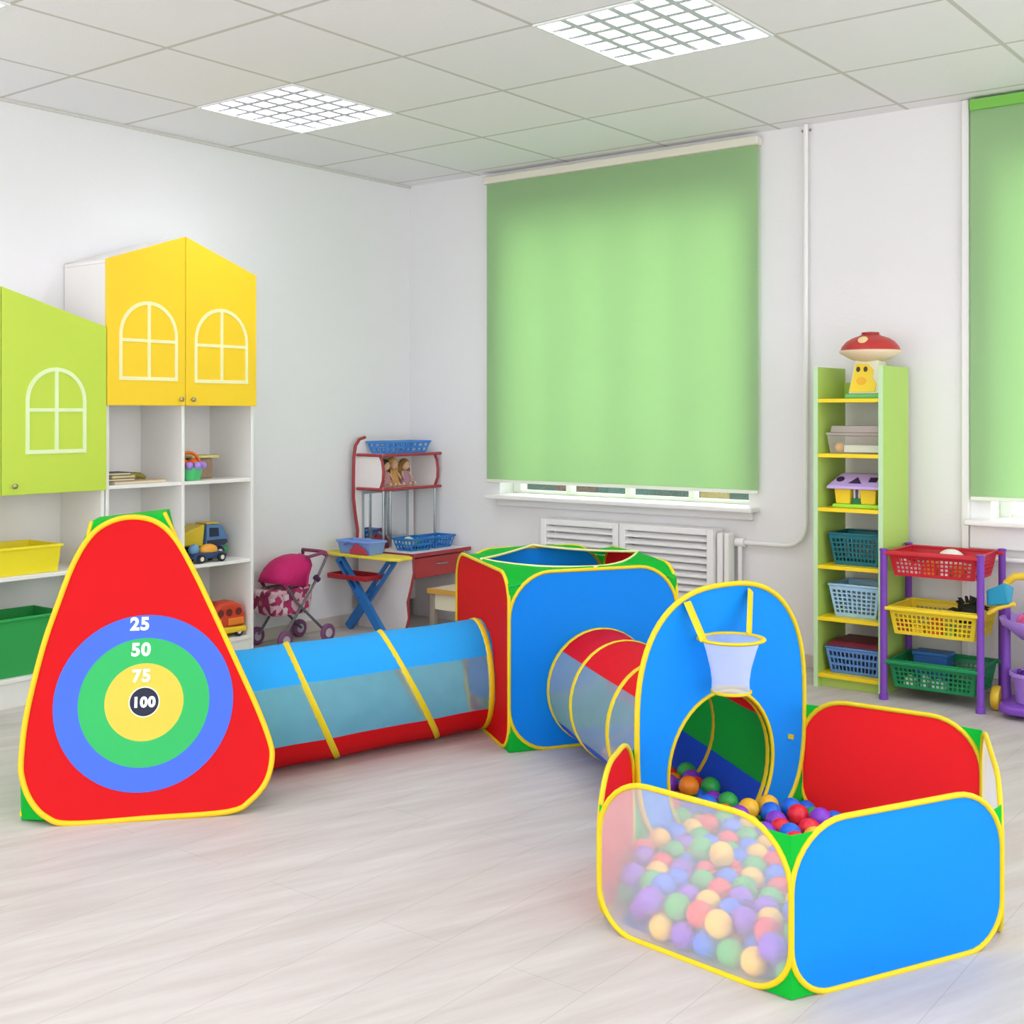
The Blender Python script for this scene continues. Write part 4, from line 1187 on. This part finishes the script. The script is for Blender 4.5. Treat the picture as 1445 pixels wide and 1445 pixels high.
# ---- tunnels
def tunnel(name, label, stations, sectors, rings, t0, n=28):
    """stations: list of (t, centre, across, lean_z); sectors: (name, from, to, material) in degrees from the top, positive towards `across`"""
    t = thing(name, t0, label, 'play tunnel')

    def ring_pt(s, th, k=1.0):
        c, h, lz, ax = s
        return c + (Z3 * cos(th) + h * sin(th)) * RT * k - ax * lz * RT * cos(th)

    def interp(q):
        for a, b_ in zip(stations, stations[1:]):
            if a[0] <= q <= b_[0] + 1e-9:
                f = (q - a[0]) / (b_[0] - a[0])
                h = (a[2] * (1 - f) + b_[2] * f).normalized()
                c = a[1] * (1 - f) + b_[1] * f
                ax = (b_[1] - a[1]).normalized()
                return (c, h, a[3] * (1 - f) + b_[3] * f, ax)
    N_ = 30
    for nm, a0, a1, m, lb in sectors:
        g = MB(); k = max(4, int((a1 - a0) / 10)); vs = []
        for i in range(N_ + 1):
            q = i / N_
            s = interp(q)
            # the cloth draws in slightly between its hoops
            dmin = min(abs(q - r_) for r_ in rings)
            sag = 1 - .02 * min(1, dmin / .12)
            for j in range(k + 1):
                vs.append(ring_pt(s, R(a0 + (a1 - a0) * j / k), sag))
        g.add(vs, [(i * (k + 1) + j, i * (k + 1) + j + 1, (i + 1) * (k + 1) + j + 1, (i + 1) * (k + 1) + j) for i in range(N_) for j in range(k)])
        part(g.build(nm, m, t, smooth=True), lb)
        if 'net' in nm:
            for sd in (a0, a1):
                pass
    for q in rings:
        s = interp(q)
        pts = [ring_pt(s, 2 * pi * j / 40) for j in range(40)]
        nr = [(p - s[0]).normalized() for p in pts]
        MB().tube(pts, .005, 8, closed=True, flat=(.0035, .011), nrm=nr).build('hoop', f_yel, t, smooth=True)
    return t


def D2(l, d):
    return (RGT * l + FWD * d).normalized()


a1 = W(-.895, 3.897, .202); b1 = W(-.117, 4.505, .202)
ax1 = (b1 - a1).normalized(); side1 = Vector((ax1.y, -ax1.x, 0))
if side1.dot(FWD) > 0: side1 = -side1
hs = (side1 - ax1 * .42).normalized()
hcl = D2(.21, -.70)
lerp = lambda a, b_, q: a * (1 - q) + b_ * q
tunnel('play_tunnel', 'play tunnel with blue top, net windows and red bottom between the tent and the cube',
       [(0, a1, hs, .3), (.285, lerp(a1, b1, .285), hs, .48), (.72, lerp(a1, b1, .72), hs, .60), (1, b1, hcl, 0)],
       [('top_panel', -68, 60, f_sky2, 'sky blue top panel'), ('net_window', 60, 117, f_net, 'see-through white net window'), ('bottom_panel', 117, 205, f_red, 'red bottom panel'), ('back_panel', 205, 292, mat('nylon_teal', '#58e4fb', .55, .03, 5, transl=.5), 'teal green far side panel')],
       [.0, .285, .675, .985], W(-.46, 4.23, 0))

# ---- ball pit with backboard
PV = [(.198, 2.75), (.554, 2.405), (1.074, 2.66), (1.244, 3.21), (.834, 3.50), (.31, 3.10)]
HP = .345
pit = thing('ball_pit', W(.70, 2.95, 0), 'six-sided ball pit with a tall blue arch and basketball hoop', 'ball pit')
pw = [Wall(PV[i], PV[(i + 1) % 6], .002, HP, .135, rb=.10) for i in range(6)]
bb = pw[4]
wall_part(pw[0], f_netp, pit, label='white net front panel')
wall_part(pw[1], f_sky, pit, label='sky blue front panel', bulge=.012)
wall_part(pw[2], f_netp, pit, label='white net right panel')
f_red2 = mat('nylon_bright_red', '#ff2327', .6, .03, 5, bump=.08, bscale=14, transl=.25, spec=.2)
wall_part(pw[3], f_red2, pit, label='red back panel', bulge=.008)
wall_part(pw[5], f_red, pit, label='red left panel', bulge=.006)
for i in range(6):
    gusset(pw, i, f_green, pit, drop=(.07, .018, .04, .02, .02, .04)[i], low=i not in (0, 2))
MB().add([W(.70 + (p[0] - .70) * .90, 2.95 + (p[1] - 2.95) * .90, .0015) for p in PV], [tuple(range(6))]).build('floor_sheet', mat('nylon_floor', '#2a7fe0', .6, .04, transl=.1), pit)
hw, hh = bb.w / 2, .35
OC, OZ, OR = bb.w / 2 + .012, .207, .205
outer = []
for i in range(72):
    a = 2 * pi * i / 72; p = 2.55 if sin(a) > 0 else 3.3
    outer.append((hw + hw * .995 * math.copysign(abs(cos(a)) ** (2 / p), cos(a)), hh + hh * .992 * math.copysign(abs(sin(a)) ** (2 / p), sin(a)) + .002))
vs = []; n = 72
for k in range(4):
    for u, z in outer:
        d = Vector((u - OC, z - OZ)).normalized(); i_ = Vector((OC, OZ)) + d * OR
        q = k / 3
        vs.append(bb.P(u * (1 - q) + i_.x * q, z * (1 - q) + i_.y * q, -.012))
bo = part(MB().add(vs, [(k * n + i, k * n + (i + 1) % n, (k + 1) * n + (i + 1) % n, (k + 1) * n + i) for k in range(3) for i in range(n)]).build('backboard', f_sky, pit, smooth=True), 'tall sky blue arch with a round opening')
piping([bb.P(u, z, -.012) for u, z in outer], bo, .0075)
piping([bb.P(OC + OR * cos(2 * pi * i / 48), OZ + OR * sin(2 * pi * i / 48), -.012) for i in range(48)], bo, .0055, 'opening_rim')
gq = MB(); low = [q for q in outer if q[1] < .34]
for sd in (0, bb.w):
    ch = sorted([q for q in low if (q[0] < hw) == (sd == 0)], key=lambda q: -q[1])
    k = len(ch)
    gq = MB(); gq.add([bb.P(q[0], q[1], -.006) for q in ch] + [bb.P(sd, q[1], -.006) for q in ch], [(j, j + 1, k + j + 1, k + j) for j in range(k - 1)])
    gq.build('side_gusset', f_green, pit)
inn = -bb.n if (bb.n.dot(FWD) > 0) else bb.n      # towards the inside of the pit
ho = bb.P(hw, 0)
du = bb.e if bb.e.dot(RGT) > 0 else -bb.e
HR, HZ = .083, .571
hc_ = ho + du * -.0646 + inn * .092 + Z3 * HZ
ringp = [hc_ + (du * cos(2 * pi * i / 36) + inn * sin(2 * pi * i / 36)) * HR for i in range(36)]
hoop = part(MB().tube(ringp, .006, 8, closed=True, flat=(.0045, .008), nrm=Z3).build('basketball_hoop', f_yel, pit, smooth=True), 'yellow hoop ring')
for s_, zt, an in ((-.155, .668, 195), (.092, .676, -8)):
    top = ho + du * s_ + inn * .02 + Z3 * zt
    e_ = hc_ + (du * cos(R(an)) + inn * sin(R(an))) * HR
    MB().tube([top, top * .5 + e_ * .5, e_], .01, 8, flat=(.003, .013), nrm=inn).build('strap', f_yel, hoop, smooth=True)
prof = [(.076, 0), (.066, -.03), (.054, -.075), (.049, -.11), (.050, -.138)]
g = MB(); vs = []; random.seed(4)
wob = [1 + random.uniform(-.05, .05) for _ in range(28)]
for r_, z in prof:
    for k in range(28):
        a = 2 * pi * k / 28
        vs.append(hc_ + (du * cos(a) + inn * sin(a)) * r_ * (1 + (wob[k] - 1) * min(1, -z * 12)) + Z3 * z)
g.add(vs, [(i * 28 + k, i * 28 + (k + 1) % 28, (i + 1) * 28 + (k + 1) % 28, (i + 1) * 28 + k) for i in range(len(prof) - 1) for k in range(28)])
g.build('hoop_net', netmat('hoop_net_white', '#f1f4ff', .55), hoop, smooth=True)
MB().tube([hc_ + (du * cos(2 * pi * i / 28) + inn * sin(2 * pi * i / 28)) * .050 - Z3 * .138 for i in range(28)], .0045, 6, closed=True).build('net_hem', f_yel, hoop, smooth=True)
MB().box(-.006, -.004, -.006, .008, .004, .006, Matrix.Translation(ho + du * .262 + inn * .018 + Z3 * .245)).build('loop_tab', f_yel, bo)

oc3 = bb.P(OC, .205, -.010)
cc3 = cw[1].P(cw[1].w * .52, .205)
ax2 = (cc3 - oc3).normalized(); hpit = -du
hcube = -(cw[1].e if cw[1].e.dot(RGT) > 0 else -cw[1].e)
tunnel('play_tunnel', 'short play tunnel with red top and blue bottom between cube and ball pit',
       [(0, oc3, hpit, 0), (.3, lerp(oc3, cc3, .3), (hpit * .6 + hcube * .4).normalized(), -.1), (.8, lerp(oc3, cc3, .8), hcube, -.1), (1, cc3, hcube, 0)],
       [('top_panel', -56, 48, f_red, 'red top panel'), ('net_window', 48, 122, f_net2, 'see-through white net window'), ('bottom_panel', 122, 244, mat('nylon_royal', '#0d4fd6', .55, .03, 5, transl=.22), 'royal blue bottom panel'), ('side_panel', 244, 304, mat('nylon_deep_green', '#0fa634', .55, .04, 6, transl=.3), 'green right side panel')],
       [.015, .42, .74, .985], lerp(oc3, cc3, .5) * 1.0 - Z3 * .205)

# ---- bullseye tent
tm, te1, te2, tn = (-1.03, 3.475, 0), (.98114827, .19325648, 0), (-.05867669, .29789703, .95279295), (.18413341, -.93483116, .30362081)
cv = lambda v: RGT * v[0] + FWD * v[1] + Z3 * v[2]
E1, E2, EN = cv(te1), cv(te2), cv(tn)
TO = W(tm[0], tm[1], .008)
tp_ = lambda s, u, o=0: TO + E1 * s + E2 * u + EN * o
ol = [(-.223, -.004), (-.29, .018), (-.333, .063), (-.359, .122), (-.366, .18), (-.358, .308), (-.325, .488), (-.288, .622), (-.248, .745), (-.201, .828), (-.145, .868), (-.078, .880), (-.011, .862), (.045, .808), (.104, .703), (.169, .565), (.233, .425), (.29, .298), (.326, .204), (.336, .149), (.32, .083), (.277, .032), (.211, .002), (-.01, -.002)]


def smooth_loop(P, k=5):
    n = len(P); out = []
    P = [Vector(p) for p in P]
    for i in range(n):
        a, b_, c, d = P[i - 1], P[i], P[(i + 1) % n], P[(i + 2) % n]
        for j in range(k):
            t = j / k
            out.append(.5 * ((2 * b_) + (c - a) * t + (2 * a - 5 * b_ + 4 * c - d) * t * t + (3 * b_ - a - 3 * c + d) * t ** 3))
    return out


L2 = smooth_loop(ol)
tent = thing('play_tent', W(-1.09, 3.80, 0), 'red pop-up play tent with a bullseye target on its front', 'play tent')
fp = part(MB().fan([tp_(p.x, p.y) for p in L2], c=tp_(-.033, .324), k=5).build('front_panel', f_red, tent, smooth=True), 'red front panel')
piping([tp_(p.x, p.y) for p in L2], fp, .0085, m=mat('trim_golden', '#f5c40e', .5, .05))
# target print: flat rings
tgt = MB(); CT = (-.033, .324)
radii = [(.255, 0), (.186, 1), (.112, 2), (.0445, 3), (.041, 4)]
for i, (r_, mi) in enumerate(radii):
    tgt.cur = mi; n = 72; ri = radii[i + 1][0] if i < 4 else 0
    o_ = [tp_(CT[0] + r_ * cos(2 * pi * k / n), CT[1] + r_ * sin(2 * pi * k / n), .0012) for k in range(n)]
    if ri:
        i_ = [tp_(CT[0] + ri * cos(2 * pi * k / n), CT[1] + ri * sin(2 * pi * k / n), .0012) for k in range(n)]
        tgt.add(o_ + i_, [(k, (k + 1) % n, n + (k + 1) % n, n + k) for k in range(n)])
    else:
        tgt.add(o_, [tuple(range(n))])
part(tgt.build('target_print', [mat('print_blue', '#4570ee', .55, .03, transl=.15), mat('print_green', '#2fbf63', .55, .03, transl=.15), mat('print_yellow', '#e2d04a', .55, .03, transl=.15), mat('print_cream', '#f1efd0', .5), mat('print_navy', '#0f1633', .5)], fp), 'blue, green and yellow bullseye with a navy centre')


def text_mesh(txt, size, s, u, lift, bold, m, name, parent):
    cu = bpy.data.curves.new('txt', 'FONT'); cu.body = txt; cu.size = size; cu.align_x = 'CENTER'; cu.align_y = 'CENTER'; cu.offset = bold; cu.space_character = 1.12
    ob = bpy.data.objects.new('txt', cu); COL.objects.link(ob)
    dg = bpy.context.evaluated_depsgraph_get(); me = bpy.data.meshes.new_from_object(ob.evaluated_get(dg))
    g = MB(); g.add([tp_(s + v.co.x, u + v.co.y, lift) for v in me.vertices], [tuple(p.vertices) for p in me.polygons])
    bpy.data.objects.remove(ob); bpy.data.curves.remove(cu); bpy.data.meshes.remove(me)
    return g.build(name, m, parent)


wt = mat('print_white', '#f7f8fb', .5, .01)
for txt, u, s_, m, sz in (('25', .551, -.052, wt, .052), ('50', .475, -.047, wt, .052), ('75', .398, -.043, mat('print_pale', '#dde9d2', .5, .01), .050), ('100', .322, -.034, wt, .040)):
    part(text_mesh(txt, sz, s_, u, .0022, .0022, m, 'numeral', fp), txt + ' printed on the target')
# green body behind the front panel
bl = tp_(-.375, -.002, -.006); br_ = tp_(.20, -.002, -.05)
back = (cv((-.13, .66, 0)))
bl.z = br_.z = .003
tl = tp_(-.205, .870, -.005); tr = tp_(.008, .897, -.02)
bl = W(-1.405, 3.47, .003)
BK = cv((-.13, .62, 0)); bl2 = bl + BK; br2 = br_ + BK
tl2 = tl + cv((-.03, .16, .0)); tr2 = tr + cv((-.03, .16, .0))
G = MB()


def quadgrid(p, q, r_, s_, n=6, bulge=None):
    vs = []
    for i in range(n + 1):
        for j in range(n + 1):
            u, v = i / n, j / n
            x = (p * (1 - u) + q * u) * (1 - v) + (s_ * (1 - u) + r_ * u) * v
            if bulge is not None: x = x + bulge * 16 * u * (1 - u) * v * (1 - v)
            vs.append(x)
    G.add(vs, [(i * (n + 1) + j, (i + 1) * (n + 1) + j, (i + 1) * (n + 1) + j + 1, i * (n + 1) + j + 1) for i in range(n) for j in range(n)])


quadgrid(bl, bl2, tl2, tl); quadgrid(br_, br2, tr2, tr); quadgrid(bl2, br2, tr2, tl2); quadgrid(tl, tr, tr2, tl2, 2)
# front corner cloth
fr = [bl, tp_(-.30, .012, -.005), tp_(-.352, .10, -.005), tp_(-.37, .18, -.005), tp_(-.36, .308, -.005), tp_(-.327, .488, -.005), tp_(-.250, .745, -.005), tl]
G.add(fr, [(0, i, i + 1) for i in range(1, 4)] + [(0, 4, 5), (0, 5, 6), (0, 6, 7)])
G.add([bl, tp_(-.30, .012, -.005), tp_(-.22, -.004, -.005)], [(0, 1, 2)])
G.add([tl, tp_(-.201, .82, -.005), tp_(-.145, .86, -.005), tp_(-.078, .875, -.005), tp_(-.011, .855, -.005), tp_(.045, .80, -.005), tr], [(0, 1, 2), (0, 2, 3), (0, 3, 6), (6, 3, 4), (6, 4, 5)])
G.add([br_, tr, tp_(.05, .78, -.012), tp_(.28, .29, -.012), tp_(.315, .2, -.012), tp_(.32, .14, -.012), tp_(.30, .08, -.012), tp_(.20, .01, -.02)], [(0, 1, 2), (0, 2, 3), (0, 3, 4), (0, 4, 5), (0, 5, 6), (0, 6, 7)])
part(G.build('tent_body', f_green, tent), 'green side and corner cloth')
piping([bl + Z3 * .01, lerp(bl, tl, .35) , lerp(bl, tl, .7), tl], tent, .006, 'edge_trim', closed=False)
piping([tp_(.14, .60, -.02), tp_(.07, .76, -.018), tr], tent, .007, 'edge_trim', closed=False)

# ================================================================== balls
BALLS = "787,3300,34;751,2649,79;893,3362,34;617,2732,34;617,2833,81;806,2697,81;343,2742,95;556,2653,79;634,2689,81;739,2915,34;705,2807,34;710,3358,79;459,2853,83;843,3329,34;353,2943,34;841,2699,34;893,3004,34;808,2748,34;625,3194,78;440,2797,83;515,3188,82;586,3193,34;588,2459,85;589,3061,34;655,2896,34;703,3168,78;393,2899,34;763,2612,34;739,2974,34;411,2955,34;786,2667,34;472,2604,34;342,2853,82;891,2610,34;387,3112,34;729,3325,34;893,2826,34;604,2866,34;705,2747,34;323,2797,82;299,2773,34;737,3268,34;644,3055,76;398,2732,74;790,2944,34;356,2787,34;704,2615,34;374,3079,83;491,3057,34;645,2487,82;586,3128,34;614,2472,34;615,2633,79;893,3299,34;675,2502,34;576,3256,34;434,3009,34;893,2944,34;613,2773,76;893,2915,85;538,2989,79;601,2676,34;469,2942,34;794,3359,34;611,2574,89;841,2915,34;531,2475,76;686,3064,34;552,2594,79;471,2746,83;841,3211,34;592,2518,82;756,2945,83;841,3033,34;834,2582,34;893,2729,34;458,2547,34;400,2865,82;757,2836,34;847,2739,78;481,2678,34;654,2837,34;575,2877,85;561,2446,34;756,2886,82;489,2841,34;547,2853,34;489,3125,34;623,3292,34;666,2740,78;399,2983,84;668,2701,34;840,2641,34;714,3110,85;636,3096,34;790,2885,34;361,2910,82;630,3233,34;688,2945,34;494,2584,85;610,3260,82;436,3049,77;893,3063,34;599,2960,85;671,2807,83;450,2885,34;790,3063,34;493,3027,85;893,3181,34;388,2688,34;628,3016,34;686,3004,34;502,2733,34;578,2919,34;434,3148,34;847,2816,77;491,2842,132;836,3453,34;498,2809,83;738,3210,34;694,2531,82;772,3092,82;313,2987,34;468,3152,82;739,3151,34;824,3240,82;413,2772,34;501,2505,34;574,2563,34;893,2885,34;529,3220,34;666,2599,78;515,2564,34;372,2999,34;788,3418,34;808,2807,34;476,2641,80;487,2918,85;790,3004,34;704,2915,82;678,2698,121;728,2529,34;428,2918,78;653,3126,82;849,2874,90;373,2631,34;713,3050,85;382,2809,83;654,2778,34;544,3060,83;732,2576,69;544,2690,34;522,2635,34;320,2954,82;627,2907,85;406,2622,82;374,2843,34;434,2683,81;893,3240,34;713,2991,85;741,3382,34;772,3033,82;364,2664,82;680,3199,34;722,2777,82;345,2729,34;841,3152,34;309,2694,85;719,2711,79;396,3053,34;738,3092,34;841,3270,34;705,3236,75;875,2974,82;893,2669,34;534,2534,82;781,2556,34;430,2647,34;841,3092,34;335,2887,34;458,2978,79;723,2836,82;439,2719,34;508,2897,34;579,2622,34;317,2830,34;767,3332,79;529,2796,34;481,3184,34;557,2819,81;841,2856,34;670,3328,34;806,2614,75;442,3089,34;893,2699,85;471,2784,34;415,2589,34;628,2590,34;646,3310,85;539,3092,34;277,2874,34;687,3124,34;600,3095,81;893,2777,83;671,2866,83;564,3222,81;341,3074,34;517,2866,83;678,3269,34;560,2505,34;580,2982,34;790,3122,34;432,2828,34;720,2672,34;529,2952,34;756,2777,34;542,3027,34;687,2655,80;623,2531,34;546,2929,85;589,3021,78;327,3031,72;491,2997,34;479,3090,81;841,2974,34;572,3161,81;437,2568,85;591,2808,34;579,2710,77;807,2916,83;774,2747,83;738,3033,34;790,3181,34;331,2672,34;824,3063,82;536,3161,34;655,2979,78;421,3116,82;771,3269,82;529,2758,83;807,2975,83;638,3157,34;509,2699,82;757,2718,34;679,2561,34;893,3122,34;859,2777,34;842,3393,34;560,2747,34;706,2866,34;652,2644,34;452,2894,126;773,3152,83;295,2931,34;789,3240,34;704,3296,79;283,2841,83;629,2949,34;383,3736,51;443,3391,62;495,3626,43;591,3369,51;484,3745,46;501,3567,41;410,3439,76;395,3618,58;555,3417,44;533,3362,41;535,3328,89;610,3423,67;431,3770,41;457,3547,81;582,3555,69;510,3494,91;512,3296,45;389,3677,54;447,3592,43;576,3472,55;540,3519,47;490,3686,44;402,3558,62;496,3409,42;568,3314,42;535,3719,65;541,3660,60;441,3651,42;518,3464,41;460,3456,48;477,3344,51;425,3503,57;436,3711,41;459,3283,68;482,3511,41;548,3601,56"
BR = .0295
pal = {'red': '#ee2a3a', 'yellow': '#fbc437', 'green': '#35b553', 'blue': '#1b70e8', 'purple': '#8a3fd0', 'orange': '#f58a1c'}
NPIT = 258
random.seed(21)
proto = {}; chosen = []
pts = [tuple(int(v) / 1000 for v in q.split(',')) for q in BALLS.split(';')]
pts.append((.31, 3.84, .082))
for i, (l, d, z) in enumerate(pts):
    inpit = i < NPIT
    if inpit:
        opts = ['red', 'yellow', 'green', 'blue', 'purple']
    else:
        opts = ['red', 'orange', 'green', 'purple', 'blue']
    near = [chosen[j] for j in range(i) if (pts[j][0] - l) ** 2 + (pts[j][1] - d) ** 2 + (pts[j][2] - z) ** 2 < .078 ** 2]
    free = [c for c in opts if c not in near] or sorted(opts, key=near.count)[:2]
    cn = random.choice(free)
    if i == len(pts) - 1: cn = 'orange'
    chosen.append(cn)
    if inpit:
        lb = cn + ' plastic ball lying in the ball pit'; gr = cn + ' balls in the ball pit'
    else:
        lb = cn + ' plastic ball inside the short tunnel behind the round opening'; gr = cn + ' balls inside the short tunnel'
    if i == len(pts) - 1:
        lb = 'lone orange ball behind the net window of the short tunnel'; gr = None
    if cn not in proto:
        o = MB().ball((0, 0, 0), BR, 20, 12).build('ball', mat('ball_' + cn, pal[cn], .32, .02, spec=.45), smooth=True)
        proto[cn] = o
    else:
        o = proto[cn].copy(); COL.objects.link(o)
        if 'group' in o: del o['group']
    o.location = W(l, d, z)
    tag(o, lb, 'ball', gr)
